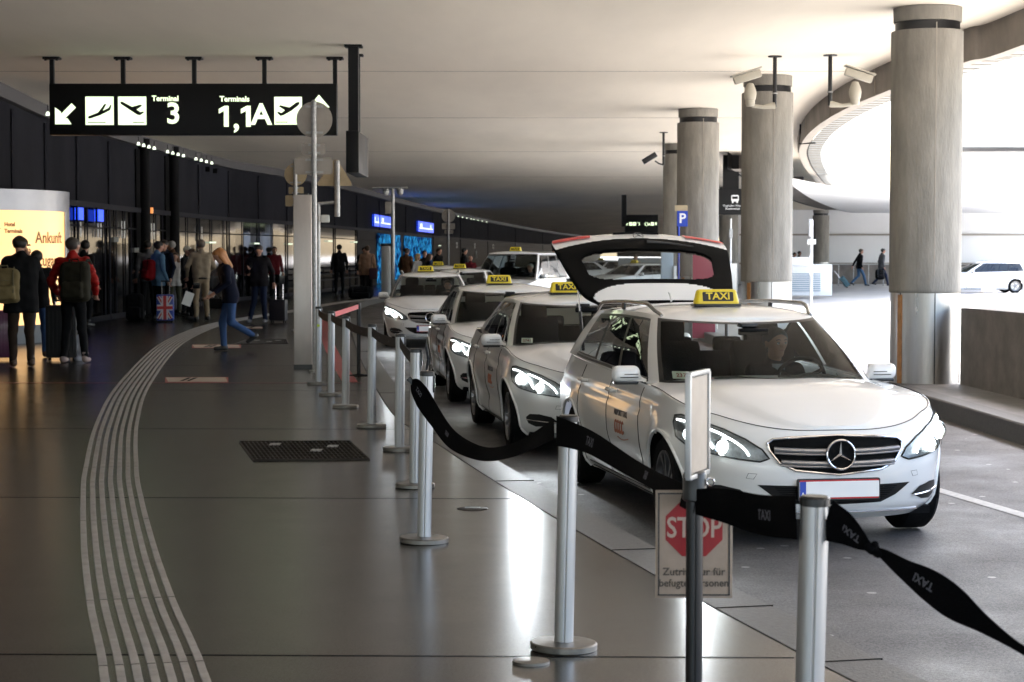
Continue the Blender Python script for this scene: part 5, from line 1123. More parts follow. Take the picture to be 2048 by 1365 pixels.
    # roof rails
    if kind == 'estate':
        rail = mat('roof_rail', (.45, .45, .44), .25, metal=.9)
        for sd in (1, -1):
            g = G(); pts = []
            for i in range(25):
                t = i / 24; x = -1.42 - 2.05 * t; k = min(range(len(Q)), key=lambda i2: abs(GP[i2][-1][0] - x) if .6 < Q[i2] < 2.2 else 9); h_ = .058 * min(1, math.sin(math.pi * min(1, max(0, t))) * 3.2)
                pts.append(Vector((x, (GP[k][-1][1] - .015) * sd, GP[k][-1][2] + .008 + h_)))
            pts = [pts[0] + Vector((.05, 0, -.012))] + pts
            g.tube(pts, .0165, rail, 10, flat=.75); rr_ = g.build('roof_rail', car); g = G(); m_ = pts[13]; g.box(m_ - Vector((0, 0, .03)), (.07, .018, .06), black_trim, bev=.004); g.build('rail_foot', rr_)
    # taxi sign
    zs = zr + .058 if kind != 'van' else zr + .055; ts_ = empty('taxi_sign', (-1.60 if kind != 'van' else -1.4, -.09 if kind != 'van' else 0, zs)); ts_.parent = car
    def ft(P): 
        Q2 = P.copy(); sc = 1 + Q2[..., 2] * 2.0; Q2[..., 0] = Q2[..., 0] * (1 + np.maximum(Q2[..., 2], 0) * 5.5); Q2[..., 1] = Q2[..., 1] * (1 + np.maximum(Q2[..., 2], 0) * 1.4); return sd_box(Q2, (0, 0, .058), (.13, .34, .116), .022)
    v_, f_ = surfnet(ft, (-.1, -.2, -.02), (.1, .2, .14), .008); g = G(); g.add(v_, f_, yellow); g.build('sign_hood', ts_, 60); g = G(); g.box((0, 0, .0), (.14, .35, .018), black_trim, bev=.006); g.build('sign_foot', ts_)
    for fs in (1, -1):
        T = TR((.0505 * fs, 0, .062), (0, fs, 0), (-.27 * fs, 0, 1)); g = G(); g.prism(rrect(.235, .070, .008), .004, black_trim, T); g.build('dark_band', ts_, 0); g = G(); g.text('TAXI', .074, yellow, T @ Matrix.Translation((0, .001, .0048)), bold=.0016, ext=.0006, sx=1.12); g.build('lettering', ts_, 0)
    # ---- interior
    it = empty('interior'); it.parent = car; dz = 0 if kind != 'van' else .25
    g = G(); g.box((-1.9, 0, .45), (3.6, 1.50, .5), matte_black); g.build('floor_tub', it, 0)
    g = G(); rows = []
    for i in range(13):
        y = -.74 + 1.48 * i / 12; b = .02 * math.cos(y * 2); cl = .05 * math.exp(-((y - .37) / .22) ** 2); rows.append([(-.32 + b, y, .90 + dz), (-.55, y, .955 + b + dz), (-.78, y, .955 + cl + dz), (-.90, y, .90 + dz), (-.92, y, .6 + dz)])
    g.grid(rows, dash_m); g.build('dashboard', it)
    for sy in (.37, -.37):
        g = G(); g.box((-1.55, sy, .58 + dz), (.52, .52, .16), seat_m, bev=.05); g.box((-1.88, sy, .88 + dz), (.16, .50, .62), seat_m, rot=Matrix.Rotation(-.30, 3, 'Y'), bev=.06); g.build('seat', it)
        g = G(); g.box((-1.97, sy, 1.24 + dz), (.11, .27, .19), seat_m, rot=Matrix.Rotation(-.12, 3, 'Y'), bev=.045); g.build('headrest', it)
        g = G()
        for q in (-.06, .06): g.cyl((-1.95, sy + q, 1.08 + dz), (-1.96, sy + q, 1.18 + dz), .007, chrome, 6)
        g.build('headrest_rods', it)
    g = G(); g.box((-2.72, 0, .60 + dz), (.5, 1.3, .16), seat_m, bev=.05); g.box((-2.98, 0, .83 + dz), (.16, 1.3, .45), seat_m, rot=Matrix.Rotation(-.25, 3, 'Y'), bev=.06); g.build('rear_bench', it)
    for sy in (.42, 0, -.42): g = G(); g.box((-3.06, sy, 1.10 + dz), (.09, .24, .13), seat_m, bev=.04); g.build('headrest', it)
    T = Matrix.Translation((-1.02, .37, .93 + dz)) @ Matrix.Rotation(R(-65), 4, 'Y')
    g = G(); g.tube([T @ Vector((.185 * math.cos(a), .185 * math.sin(a), 0)) for a in [2 * math.pi * i / 32 for i in range(32)]], .014, dash_m, 8, closed=True)
    for a in (0, 120, 240): g.tube([T @ Vector((0, 0, 0)), T @ Vector((.18 * math.cos(R(a + 60)), .18 * math.sin(R(a + 60)), 0))], .014, dash_m, 6)
    g.ball(T @ Vector((0, 0, 0)), .05, dash_m, 10); g.build('steering_wheel', it)
    g = G(); g.box((-1.02 + (.15 if kind == 'van' else 0), .02, 1.285 + dz * 1.2), (.04, .22, .048), dash_m, bev=.012); g.build('rear_view_mirror', it)
    g = G(); g.box((-1.10, 0, 1.330 + dz * 1.3), (.12, .12, .03), black_trim, bev=.01); g.build('sensor_housing', it)
    # card behind the glass, low on the car's right
    if number is not None:
        iC = gr(.57, .085); p0 = Vector(gr(.60, .07)); p1 = Vector(gr(.50, .07)); p2 = Vector(gr(.60, .25)); p0.y *= -1; p1.y *= -1; p2.y *= -1
        xa = (p1 - p0).normalized(); ya = (p2 - p0).normalized(); nn = xa.cross(ya); nn = nn if nn.x > 0 else -nn; T = TR(p0 + xa * .085 + ya * .085 - nn * .006, xa, ya)
        g = G(); g.prism(rrect(.165, .095, .008), .0008, mat('card_pale', (.80, .86, .78), .6), T); cd = g.build('permit_card', car, 0); g = G(); g.text(number, .062, mat('card_red', (.30, .03, .02), .6), T @ Matrix.Translation((0, -.004, .0015)), bold=.001, ext=.0002); g.build('number', cd, 0)
    # wipers
    g = G()
    for sy in (.55, -.05): g.tube([Vector((-.36, sy, .985 + dz * .6)), Vector((-.40, sy - .25, 1.005 + dz * .6)), Vector((-.47, sy - .52, 1.0 + dz * .6))], .007, black_trim, 5)
    g.build('wiper', car)
    if tailgate_open:
        tg = empty('tailgate'); tg.parent = car; hx, hz = -3.58, 1.435; ang = R(33)
        dv = Vector((-math.cos(ang), 0, math.sin(ang))); nn = Vector((math.sin(ang), 0, math.cos(ang)))
        NU, NVv = 44, 40
        def tp_(u, v, off=0):
            w = sinterp(v, [(0, .54), (.10, .64), (.3, .70), (.6, .755), (.82, .78), (.94, .76), (1, .71)]); y = u * w
            b = .065 * (1 - abs(u) ** 2.2) * (.4 + .6 * v) - .05 * max(0, v - .75) * 3 * max(0, v - .75); ln = 1.12 * v
            cur = -.10 * (max(0, v - .62) / .38) ** 2
            p = Vector((hx, y, hz)) + dv * (ln * (1 + .0)) + nn * (b + cur + off) + dv * (.035 * (1 - u * u) * (v - .3)); return p
        us = [-1 + 2 * i / NU for i in range(NU + 1)]; vs_ = [j / NVv for j in range(NVv + 1)]
        def inglass(u, v): return abs((u) / .79) ** 5 + abs((v - .46) / .195) ** 4 < 1
        def infr(u, v):
            return .215 * (1 - .9 * abs(u) ** 3.5) < v < .84 - .11 * u * u
        us = [-1 + 2 * i / 110 for i in range(111)]; vs_ = [j / 90 for j in range(91)]
        pf = lambda i, j: ((us[i] + us[i + 1]) / 2, (vs_[j] + vs_[j + 1]) / 2)
        g = G(); g.grid([[tp_(u, v) for v in vs_] for u in us], paint, mf=lambda i, j: grille_bk if infr(*pf(i, j)) else paint, skip=lambda i, j: inglass(*pf(i, j)))
        g.grid([[tp_(u, v, -.035) for v in vs_] for u in us], matte_black, skip=lambda i, j: inglass(*pf(i, j)))
        g.build('tailgate_panel', tg, 60)
        g = G(); g.grid([[tp_(u * .88, .20 + .52 * v, -.012) for v in vs_[::3]] for u in us[::3]], glass('tailgate_glass', (.62, .66, .66), 1.12)); g.build('rear_window', tg)
        for sd in (1, -1):
            g = G(); g.grid([[tp_(sd * (.56 + .44 * i / 8), .845 + (.03 * (1 - i / 8)) + (.125 - .03 * (1 - i / 8)) * j / 4, .012) for j in range(5)] for i in range(9)], red_lamp); g.build('tail_lamp', tg)
            g = G(); a = Vector((-3.78, .63 * sd, 1.02)); b = tp_(.93 * sd, .34, -.03); g.tube([a, a.lerp(b, .55)], .014, black_trim, 8); g.tube([a.lerp(b, .5), b], .007, chrome, 8); g.build('gas_strut', tg)
        g = G(); T = TR(tp_(0, .885, .004), (0, 1, 0), dv); star_emblem(g, T, .045, mat('badge_dark', (.15, .15, .15), .3, metal=.8)); g.build('star_emblem', tg)
        g = G(); g.tube([tp_(-.28, .965, .012), tp_(0, .972, .014), tp_(.28, .965, .012)], .010, matte_black, 6); g.build('handle_recess', tg)
        g = G(); g.tube([tp_(.05, .74, .02), tp_(.30, .72, .022), tp_(.58, .69, .02)], [.016, .010, .005], black_trim, 6); g.build('rear_wiper', tg)
    g = G(); g.tube([Vector((-3.25, 0, zr + .05)), Vector((-3.30, 0, zr + .10)), Vector((-3.36, 0, zr + .115))], [.018, .012, .004], paint, 8, flat=.5)
    if kind == 'estate': g.build('roof_antenna', car)
    tag(car, label, 'taxi', 'white taxis'); return car
def place(car, X, Y, th, zg=ROAD): car.location = (X, Y, zg); car.rotation_euler = (0, 0, R(-90 + th)); return car
HEAD = 3
C1 = place(make_car('estate', 'white estate taxi at the front of the rank, tailgate raised, driver inside', True, '237'), 1.885, 12.95, 10.0)
HEAD = 14
C2 = place(make_car('sedan', 'white saloon taxi second in the rank, directly behind the estate with the raised tailgate', False, '2741'), .85, 18.3, 7.5)
HEAD = 0

C3 = place(make_car('sedan', 'white saloon taxi third in the rank, its near side tinged pink', False, None), .10, 24.3, 6.6)
HEAD = 5
C4 = place(make_car('estate', 'white estate taxi facing the camera at the bend, a number card behind its windscreen', False, '760'), -1.62, 38.6, 2.5)
HEAD = 0
bpy.data.objects.remove(bpy.data.objects.new('tmp', None))
def cc(o, lb, px, Y, th): c = copy_tree(o); c['label'] = lb; place(c, (px - CX) / F * Y, Y, th); return c
def strip_lights(o):
    for ch in list(o.children):
        strip_lights(ch)
        if ch.type == 'LIGHT': bpy.data.objects.remove(ch)
C5 = cc(C3, 'white saloon taxi just behind the bend car, only its roof and right windows showing', 908, 50, -7)
C6 = cc(C3, 'dark roofed white taxi left of the white van, dark windscreen, roof sign above', 965, 63, -14)
C6b = cc(C4, 'white estate taxi hidden behind the bend car, only its yellow roof sign showing', 884, 58, 3); strip_lights(C6b)
VAN = place(make_car('van', 'white van taxi with tall windscreen and a pale roof sign, behind the rank'), 0, 54, -17); VAN.location.x = (1002 - CX) / F * 54
C8 = cc(C3, 'white saloon taxi seen from its left side just right of the white van', 1108, 98, -42)
C9 = cc(C3, 'white saloon taxi partly hidden by the left corner of the raised tailgate', 1163, 108, -48)
C10 = cc(C3, 'white saloon seen through the left part of the raised tailgate glass', 1218, 78, -46)
C11 = cc(C4, 'pale estate car in side view driving left on the bright road at far right', 1896, 90, -88); strip_lights(C11)
for o in list(C11.children):
    if o.name.startswith(('taxi_sign', 'permit_card')):
        for q in list(o.children): bpy.data.objects.remove(q)
        bpy.data.objects.remove(o)
C11.name = 'estate_car'; C11['category'] = 'car'; C11['group'] = ''; del C11['group']

# ================================================================== PEOPLE
_ph = [random.uniform(0, 6) for _ in range(8)]
def fold(P, a):
    return a * (np.sin(P[..., 2] * 38 + P[..., 0] * 21 + _ph[0]) * .5 + np.sin(P[..., 2] * 17 - P[..., 0] * 33 + P[..., 1] * 12 + _ph[1]) * .6 + np.sin(P[..., 0] * 55 + P[..., 1] * 40 + P[..., 2] * 9 + _ph[2]) * .25)
REST = dict(pel=(0, 0, .95), chest=(0, .0, 1.32), neck=(0, -.01, 1.50), head=(0, .03, 1.64),
            shR=(.19, 0, 1.43), shL=(-.19, 0, 1.43), elR=(.26, -.04, 1.15), elL=(-.26, -.04, 1.15), haR=(.27, .06, .90), haL=(-.27, .06, .90),
            hipR=(.09, 0, .92), hipL=(-.09, 0, .92), knR=(.11, .03, .50), knL=(-.11, .03, .50), anR=(.12, -.03, .09), anL=(-.12, -.03, .09))
def fingers(g, w, d, up, s, m, curl=.7):
    d = d.normalized(); sd = d.cross(up); sd = sd.normalized() if sd.length > 1e-4 else Vector((1, 0, 0)); fr = sd.cross(d)
    for k, (o, L) in enumerate(((-.030, .068), (-.010, .078), (.010, .074), (.030, .058))):
        a = w + d * .085 + sd * o; b = a + (d * math.cos(curl * .5) + fr * math.sin(curl * .5)) * L * .5; c = b + (d * math.cos(curl * 1.4) + fr * math.sin(curl * 1.4)) * L * .5
        g.tube([a - d * .01, b, c], [.0095, .0088, .0068], m, 6)
    a = w + d * .03 + sd * -.035; b = a + d * .035 + sd * -.022 + fr * .012; g.tube([a, b, b + d * .028 + fr * .012], [.012, .010, .0075], m, 6)
def person(loc, H, yaw, label, jacket, trousers, shoes=None, hair=None, sk=None, pose=None, lean=0, headp=0, heady=0, res=.017, hem=.84, group=None, longhair=0, puff=0, coat=0, collar=None, hat=None, shirt=None, seated=False, face=False, bulk=1.0, name='person', cat='person'):
    s = H / 1.78; J = {k: np.array(v, float) for k, v in REST.items()}
    for k, v in (pose or {}).items(): J[k] = np.array(v, float)
    if lean:
        c, q = math.cos(R(lean)), math.sin(R(lean))
        for k in ('chest', 'neck', 'head', 'shR', 'shL', 'elR', 'elL', 'haR', 'haL'):
            if pose and k in pose: continue
            y, z = J[k][1], J[k][2] - .98; J[k] = np.array((J[k][0], y * c + z * q, .98 - y * q + z * c))
    o = empty(name, loc, R(180 + yaw)); o.scale = (s, s, s); tag(o, label, cat, group); sk = sk or skin
    hair_m = hair or mat('hair_dark', (.012, .009, .007), .6, bump=.4, bscale=90); b_ = bulk
    hd = J['head']; hp, hy = R(headp + lean * .5), R(heady)
    Rx = np.array([[1, 0, 0], [0, math.cos(hp), math.sin(hp)], [0, -math.sin(hp), math.cos(hp)]]); Rz = np.array([[math.cos(hy), -math.sin(hy), 0], [math.sin(hy), math.cos(hy), 0], [0, 0, 1]]); RH = Rz @ Rx
    def hl(p): return hd + RH @ np.array(p, float)
    def headsdf(P):
        d = sd_cone(P, hl((0, -.020, .035)), hl((0, .018, .030)), .088, .080)
        d = smin(d, sd_cone(P, hl((0, .020, -.01)), hl((0, .038, -.065)), .068, .044), .03)
        d = smin(d, sd_cone(P, hl((0, .088, .015)), hl((0, .112, -.022)), .010, .015), .012)
        d = smin(d, sd_cone(P, hl((-.03, .075, .038)), hl((.03, .075, .038)), .020, .020), .02)
        for q in (-1, 1): d = smin(d, sd_cone(P, hl((q * .082, -.005, .015)), hl((q * .084, -.008, -.018)), .016, .010), .008)
        if face:
            for q in (-1, 1): d = np.maximum(d, -(sd_cone(P, hl((q * .031, .108, .012)), hl((q * .033, .108, .012)), .013, .013)))
            d = smin(d, sd_cone(P, hl((-.018, .083, -.045)), hl((.018, .083, -.045)), .010, .010), .012)
        return d
    def arm(P, sd, r0, r1, r2): return smin(sd_cone(P, J['sh' + sd], J['el' + sd], r0, r1), sd_cone(P, J['el' + sd], J['ha' + sd], r1, r2), .02)
    def torso(P, e, hz):
        pe, ch = J['pel'], J['chest']; d = None
        for q in (-1, 1):
            x = sd_cone(P, pe + (q * .065, 0, .02), ch + (q * .075, 0, .02), (.105 + e) * b_, (.108 + e) * b_); d = x if d is None else smin(d, x, .05)
        d = smin(d, sd_cone(P, J['shL'] + (.03, 0, -.02), J['shR'] + (-.03, 0, -.02), .062 + e, .062 + e), .06)
        d = smin(d, sd_cone(P, ch + (0, 0, .05), J['neck'] + (0, 0, -.01), .10 + e, .052 + e), .05)
        if hz < .90:
            for q in ('L', 'R'): d = smin(d, sd_cone(P, J['hip' + q], J['hip' + q] + (J['kn' + q] - J['hip' + q]) * min(1, (.92 - hz) / .42), .098 + e, .088 + e * 1.6), .06)
        return d
    def legs(P, e):
        d = None
        for q in ('L', 'R'):
            x = smin(sd_cone(P, J['hip' + q], J['kn' + q], .088 + e, .060 + e), sd_cone(P, J['kn' + q], J['an' + q] + (0, 0, .0), .060 + e, .047 + e), .03); d = x if d is None else smin(d, x, .025)
        return smin(d, sd_cone(P, J['pel'] + (-.06, 0, -.02), J['pel'] + (.06, 0, -.02), .098 + e, .098 + e), .05)
    def body(P):
        d = smin(torso(P, -.022, .95), legs(P, -.016), .03); d = smin(d, sd_cone(P, J['neck'] + (0, 0, -.04), hl((0, -.015, -.06)), .056, .052), .03); d = smin(d, headsdf(P), .02)
        for q in ('L', 'R'):
            d = smin(d, arm(P, q, .040, .034, .024), .03); v = J['ha' + q] - J['el' + q]; v = v / (np.linalg.norm(v) + 1e-9)
            d = smin(d, sd_cone(P, J['ha' + q] + v * .02, J['ha' + q] + v * .075, .028, .034), .02)
            d = smin(d, sd_cone(P, J['an' + q], J['an' + q] + (J['kn' + q] - J['an' + q]) * .2, .035, .035), .02)
        return d
    allp = np.array(list(J.values())); lo = allp.min(0) - .16; hi = allp.max(0) + .16; lo[2] = max(lo[2], -.02)
    v_, f_ = surfnet(body, lo, hi, res); g = G(); g.add(v_, f_, sk)
    for q in ('L', 'R'): w = Vector(J['ha' + q]); fingers(g, w + (w - Vector(J['el' + q])).normalized() * .01, w - Vector(J['el' + q]), Vector((0, 1, 0)), 1, sk)
    if face:
        eye_w = mat('eye_white', (.55, .52, .48), .3); dk = mat('eye_dark', (.01, .008, .007), .4); lip = mat('lip', (.28, .10, .08), .5)
        for q in (-1, 1):
            g.ball(hl((q * .031, .088, .012)), .0115, eye_w, 10); g.ball(hl((q * .030, .098, .012)), .0055, dk, 8)
            g.tube([hl((q * .014, .099, .034)), hl((q * .032, .100, .040)), hl((q * .050, .088, .034))], [.003, .0042, .003], dk, 5)
            g.tube([hl((q * .019, .098, .016)), hl((q * .031, .101, .021)), hl((q * .044, .094, .016))], .0022, dk, 5)
        g.tube([hl((-.024, .089, -.044)), hl((0, .097, -.043)), hl((.024, .089, -.044))], [.002, .0045, .002], lip, 6)
    g.build('body', o, 70)
    def jk(P):
        d = torso(P, .012 + coat * .012, hem)
        for q in ('L', 'R'): v = J['ha' + q] - J['el' + q]; d = smin(d, smin(sd_cone(P, J['sh' + q], J['el' + q], .062, .052), sd_cone(P, J['el' + q], J['ha' + q] - v * .08, .052, .040), .02), .03)
        d = smin(d, sd_cone(P, J['neck'] + (0, -.015, -.02), J['neck'] + (0, -.01, .03), .066, .060), .02)
        if puff: d = d - .012 * np.abs(np.sin(P[..., 2] * 34 + P[..., 0] * 3))
        d = np.maximum(d, (hem - .02) - P[..., 2] if not seated else d)
        return d + fold(P, .0045)
    v_, f_ = surfnet(jk, lo - .04, hi + .04, res); g = G(); g.add(v_, f_, jacket); g.build('jacket', o, 70)
    if not seated:
        v_, f_ = surfnet(lambda P: legs(P, .004) + fold(P, .004), lo - .02, hi, res); g = G(); g.add(v_, f_, trousers); g.build('trousers', o, 70)
        for q in ('L', 'R'):
            a = J['an' + q]; k = J['kn' + q]; sh = k - a; tilt = max(-.2, min(1.2, (a[2] - .09) * 3.2)); fw = np.array((0, math.cos(tilt), -math.sin(tilt)))
            def shoe(P): up_ = sh / np.linalg.norm(sh); d = smin(sd_cone(P, a - fw * .03 - up_ * .035, a + fw * .15 - up_ * .045, .042, .034), sd_cone(P, a + up_ * .06, a - up_ * .02, .050, .047), .03); return np.maximum(d, (a[2] - .088) - P[..., 2]) if tilt < .1 else d
            v_, f_ = surfnet(shoe, a - .24, a + .26, .012); g = G(); g.add(v_, f_, shoes or mat('shoe_black', (.006, .006, .006), .4)); g.build('shoe', o, 60)
    def hr(P):
        d = sd_cone(P, hl((0, -.026, .042)), hl((0, .008, .045)), .097, .086)
        cut = -(P - hl((0, .072, -.005))) @ (RH @ np.array((0, .62, -.78)))
        neckc = -(P - hl((0, 0, -.055))) @ (RH @ np.array((0, 0, 1.0)))
        d = np.maximum(d, -cut - .052); d = np.maximum(d, neckc) + fold(P, .003)
        d = np.maximum(d, -(sd_cone(P, hl((0, .10, -.02)), hl((0, .115, .015)), .074, .070)))
        if longhair:
            hb0 = hl((0, -.05, .0)); e = sd_cone(P, hb0, hb0 + (.0, -.04 - .10 * longhair, -.20), .080, .045); e = smin(e, sd_cone(P, hl((.07, .0, .0)), hl((.06, -.03, -.16)), .035, .03), .03); e = smin(e, sd_cone(P, hl((-.07, .0, .0)), hl((-.06, -.03, -.16)), .035, .03), .03)
            d = smin(d, np.maximum(e, -(sd_cone(P, hl((0, .10, -.03)), hl((0, .12, .01)), .075, .07))), .03) + fold(P, .004)
        return d
    v_, f_ = surfnet(hr, hd - .42, hd + .22, min(res, .013)); g = G(); g.add(v_, f_, hair_m); g.build('hair', o, 70)
    if hat:
        g = G(); rows = []
        for i in range(9):
            a = math.pi / 2 * i / 8; rows.append([Vector(hl((.105 * math.cos(a) * math.cos(t), -.01 + .118 * math.cos(a) * math.sin(t), .045 + .085 * math.sin(a)))) for t in [2 * math.pi * k / 20 for k in range(20)]])
        g.grid(rows, hat, cv=True); g.grid([[Vector(hl((.10 * u, .09 + .07 * v * (1 - .5 * u * u), .045 - .01 * v))) for v in (0, .5, 1)] for u in (-1, -.5, 0, .5, 1)], hat); g.build('cap', o, 60)
    if shirt:
        c, nk = J['chest'], J['neck']; g = G()
        g.grid([[Vector((w * q, c[1] + .128 * b_ + .016 - abs(q) * .02 + (z - 1.3) * -.28 + (J['neck'][1] - REST['neck'][1]) * (z - .98) * 1.9, z)) for q in (-1, 0, 1)] for w, z in ((.012, 1.12), (.03, 1.30), (.05, 1.42), (.055, 1.49))], shirt[0]); g.build('shirt', o, 60)
        if shirt[1]:
            g = G(); g.grid([[Vector((w * q, c[1] + .128 * b_ + .026 - abs(q) * .005 + (z - 1.3) * -.28 + (J['neck'][1] - REST['neck'][1]) * (z - .98) * 1.9, z)) for q in (-1, 0, 1)] for w, z in ((.018, 1.10), (.022, 1.25), (.014, 1.44), (.02, 1.47))], shirt[1]); g.build('tie', o, 60)
    return o
def cl(n, c, r=.8): return mat(n, c, r, spec=.1, noise=.15, nscale=14, bump=.3, bscale=120)
black_cl = cl('cloth_black', (.006, .006, .007)); navy = cl('cloth_navy', (.008, .010, .022)); denim = cl('denim', (.035, .07, .16)); ddenim = cl('dark_denim', (.012, .018, .040)); beige = cl('cloth_beige', (.26, .21, .15)); chino = cl('chino', (.26, .20, .13))
redp = cl('red_puffer', (.30, .012, .010), .5); brown_cl = cl('cloth_brown', (.09, .045, .025)); tan_cl = cl('cloth_tan', (.30, .18, .12)); grey_cl = cl('cloth_grey', (.08, .08, .085)); blue_cl = cl('cloth_light_blue', (.10, .20, .32)); white_cl = cl('cloth_white', (.42, .40, .38)); dbrown = cl('trouser_brown', (.03, .02, .014)); dred = cl('cloth_dark_red', (.10, .01, .015))
hair_b = mat('hair_brown', (.05, .028, .015), .6, bump=.4, bscale=90); hair_g = mat('hair_grey', (.25, .24, .22), .6, bump=.4, bscale=90); hair_w = mat('hair_white', (.50, .46, .38), .6, bump=.4, bscale=90); hair_r = mat('hair_red_blond', (.42, .17, .05), .5, bump=.5, bscale=90); hair_bl = mat('hair_blond', (.40, .28, .14), .5, bump=.5, bscale=90)
shoe_br = mat('shoe_brown', (.05, .025, .012), .5); shoe_w = mat('sneaker', (.10, .10, .11), .5); shoe_p = mat('shoe_pale', (.3, .22, .2), .6)
wsh_ = cl('shirt_white', (.5, .5, .5)); tie_r = cl('tie_red', (.35, .02, .04))
def P_(px, pf, top=None, H=None):
    p = gp(px, pf); 
    if H is None: H = CAMH - (top - YH) * p.y / F
    return p, max(1.5, min(1.98, H))
def man(px, pf, top, yaw, label, j, t, **k):
    p, H = P_(px, pf, top); return person(p, H, yaw, label, j, t, **k)
# --- bags
def softbag(name, label, cat, loc, dims, m, rz=0, parts=None, tilt=0, pock=True, group=None, parent=None, straps=True, z0=True):
    o = empty(name, loc, rz); 
    if parent: o.parent = parent
    else: tag(o, label, cat, group)
    w, d, h = dims; c = (0, 0, h / 2)
    def f(P):
        q = sd_box(P, c, dims, min(w, d, h) * .38)
        if pock: q = smin(q, sd_box(P, (0, -d * .5, h * .30), (w * .72, d * .5, h * .42), .04), .02)
        return q + fold(P, .006)
    v_, f_ = surfnet(f, (-w, -d * 1.2, -.04), (w, d, h + .05), max(.010, min(dims) / 16)); g = G(); g.add(v_, f_, m[0]); b = g.build('bag_body', o, 70)
    g = G(); g.tube([(-.05, 0, h - .01), (-.045, 0, h + .035), (.045, 0, h + .035), (.05, 0, h - .01)], .012, m[1], 6); g.build('grab_handle', o)
    g = G()
    for q in (-1, 1): g.tube([(q * w * .3, -d * .52, h * .95), (q * w * .3, -d * .60, h * .55), (q * w * .3, -d * .76, h * .3)], .014, m[1], 6, flat=.4) if pock else None
    g.tube([(-w * .36, -d * .40, h * .62), (0, -d * .55, h * .66), (w * .36, -d * .40, h * .62)], .007, m[1], 5); g.build('zip_strap', o)
    return o
def suitcase(label, loc, dims, m, rz=0, handle=.38, group='suitcases among the travellers', soft=False, ribs=True, tilt=0):
    o = empty('suitcase', loc, rz); tag(o, label, 'suitcase', group); w, d, h = dims; o.rotation_euler[0] = tilt
    g = G(); g.box((0, 0, h / 2 + .05), (w, d, h), m, bev=.035)
    if ribs:
        for k in range(-3, 4): g.box((k * w * .13, -d / 2 - .001, h / 2 + .05), (.016, .008, h * .8), m, bev=.003)
    g.build('shell', o, 40); g = G(); g.box((0, 0, h / 2 + .05), (w + .006, .012, h + .006), black_trim, bev=.004); g.build('zip_band', o)
    for sx in (-1, 1):
        for sy in (-1, 1): g = G(); g.tube([(sx * (w / 2 - .05) - .012, sy * (d / 2 - .04), .027), (sx * (w / 2 - .05) + .012, sy * (d / 2 - .04), .027)], .026, rubber, 12); g.build('wheel', o)
    if handle:
        g = G()
        for sx in (-1, 1): g.cyl((sx * w * .22, d * .3, h + .04), (sx * w * .22, d * .3, h + handle), .009, chrome, 8)
        g.build('handle_tube', o); g = G(); g.box((0, d * .3, h + handle), (w * .55, .03, .03), black_trim, bev=.008); g.build('handle_grip', o)
    return o
dk = black_cl
# --- the waiting crowd on the left
A = man(44, 735, 472, 205, 'person in dark coat and olive cap with a khaki backpack, hand raised to the face', black_cl, dbrown, hat=cl('cap_olive', (.035, .03, .02)), shoes=shoe_br, res=.013, hem=.76, coat=2, bulk=1.12, heady=-35, headp=12, pose=dict(elR=(.30, .12, 1.20), haR=(.16, .24, 1.50), elL=(-.30, .02, 1.18), haL=(-.26, .16, .98)))
olive = (cl('backpack_khaki', (.16, .125, .06)), cl('strap_khaki', (.14, .12, .07)))
q = A.location; bp_ = softbag('backpack', 'khaki backpack on the back of the person in the olive cap', 'backpack', (q.x - .17, q.y - .27, .93), (.42, .20, .50), olive, R(25 - 14)); 
g = G()
for sgn in (-1, 1): g.tube([Vector((sgn * .13, .02, .46)), Vector((sgn * .15, .10, .56)), Vector((sgn * .15, .24, .54)), Vector((sgn * .16, .34, .40))], .026, olive[1], 8, flat=.35)
g.build('shoulder_strap', bp_)
bb = man(76, 716, 500, 190, 'person mostly hidden behind the one in the olive cap, lace up boots and jeans showing', black_cl, denim, shoes=shoe_br, res=.02, pose=dict(anR=(.12, .0, .09)))
suitcase('purple suitcase standing at the left edge behind the khaki backpack', gp(4, 722), (.38, .26, .72), mat('purple_shell', (.11, .015, .07), .35, coat=.3), R(10), handle=0)
B_ = man(148, 727, 474, 176, 'man in red puffer jacket with a big dark green backpack, back to the camera', redp, black_cl, res=.013, puff=1, hem=.90, shoes=shoe_p, bulk=1.1, hair=mat('hair_salt', (.05, .04, .035), .6, bump=.4, bscale=90), heady=-25, pose=dict(elR=(.31, -.02, 1.17), haR=(.28, .14, .98), elL=(-.31, -.02, 1.15), haL=(-.26, .12, .98), anR=(.17, -.02, .09), anL=(-.14, -.03, .09)))
q = B_.location; dgr = (cl('backpack_dark_olive', (.022, .020, .013)), cl('strap_dark', (.014, .013, .010)))
bp_ = softbag('backpack', 'large dark green backpack worn over the red puffer jacket', 'backpack', (q.x + .10, q.y - .30, .92), (.44, .24, .60), dgr, R(-8))
g = G()
for sgn in (-1, 1): g.tube([Vector((sgn * .12, .04, .52)), Vector((sgn * .14, .12, .62)), Vector((sgn * .14, .24, .62)), Vector((sgn * .16, .36, .48))], .028, dgr[1], 8, flat=.35)
g.build('shoulder_strap', bp_)
suitcase('large black suitcase in front of the man in the red puffer jacket', gp(124, 722), (.46, .30, .80), mat('suitcase_black', (.006, .006, .007), .6), R(8), handle=.12, soft=True)
def plastic_bag(px, py, lb):
    o = empty('plastic_bag', gp(px, py)); tag(o, lb, 'plastic bag', 'white plastic bags')
    v_, f_ = surfnet(lambda P: sd_box(P, (0, 0, .2), (.16, .12, .40), .05) + fold(P, .014), (-.15, -.12, -.02), (.15, .12, .46), .012); g = G(); g.add(v_, f_, mat('plastic_white', (.38, .38, .42), .35)); g.build('bag_body', o, 70)
    g = G(); g.tube([(-.05, 0, .38), (-.03, 0, .46), (.03, 0, .46), (.05, 0, .38)], .008, MATS['plastic_white'], 6); g.build('handles', o)
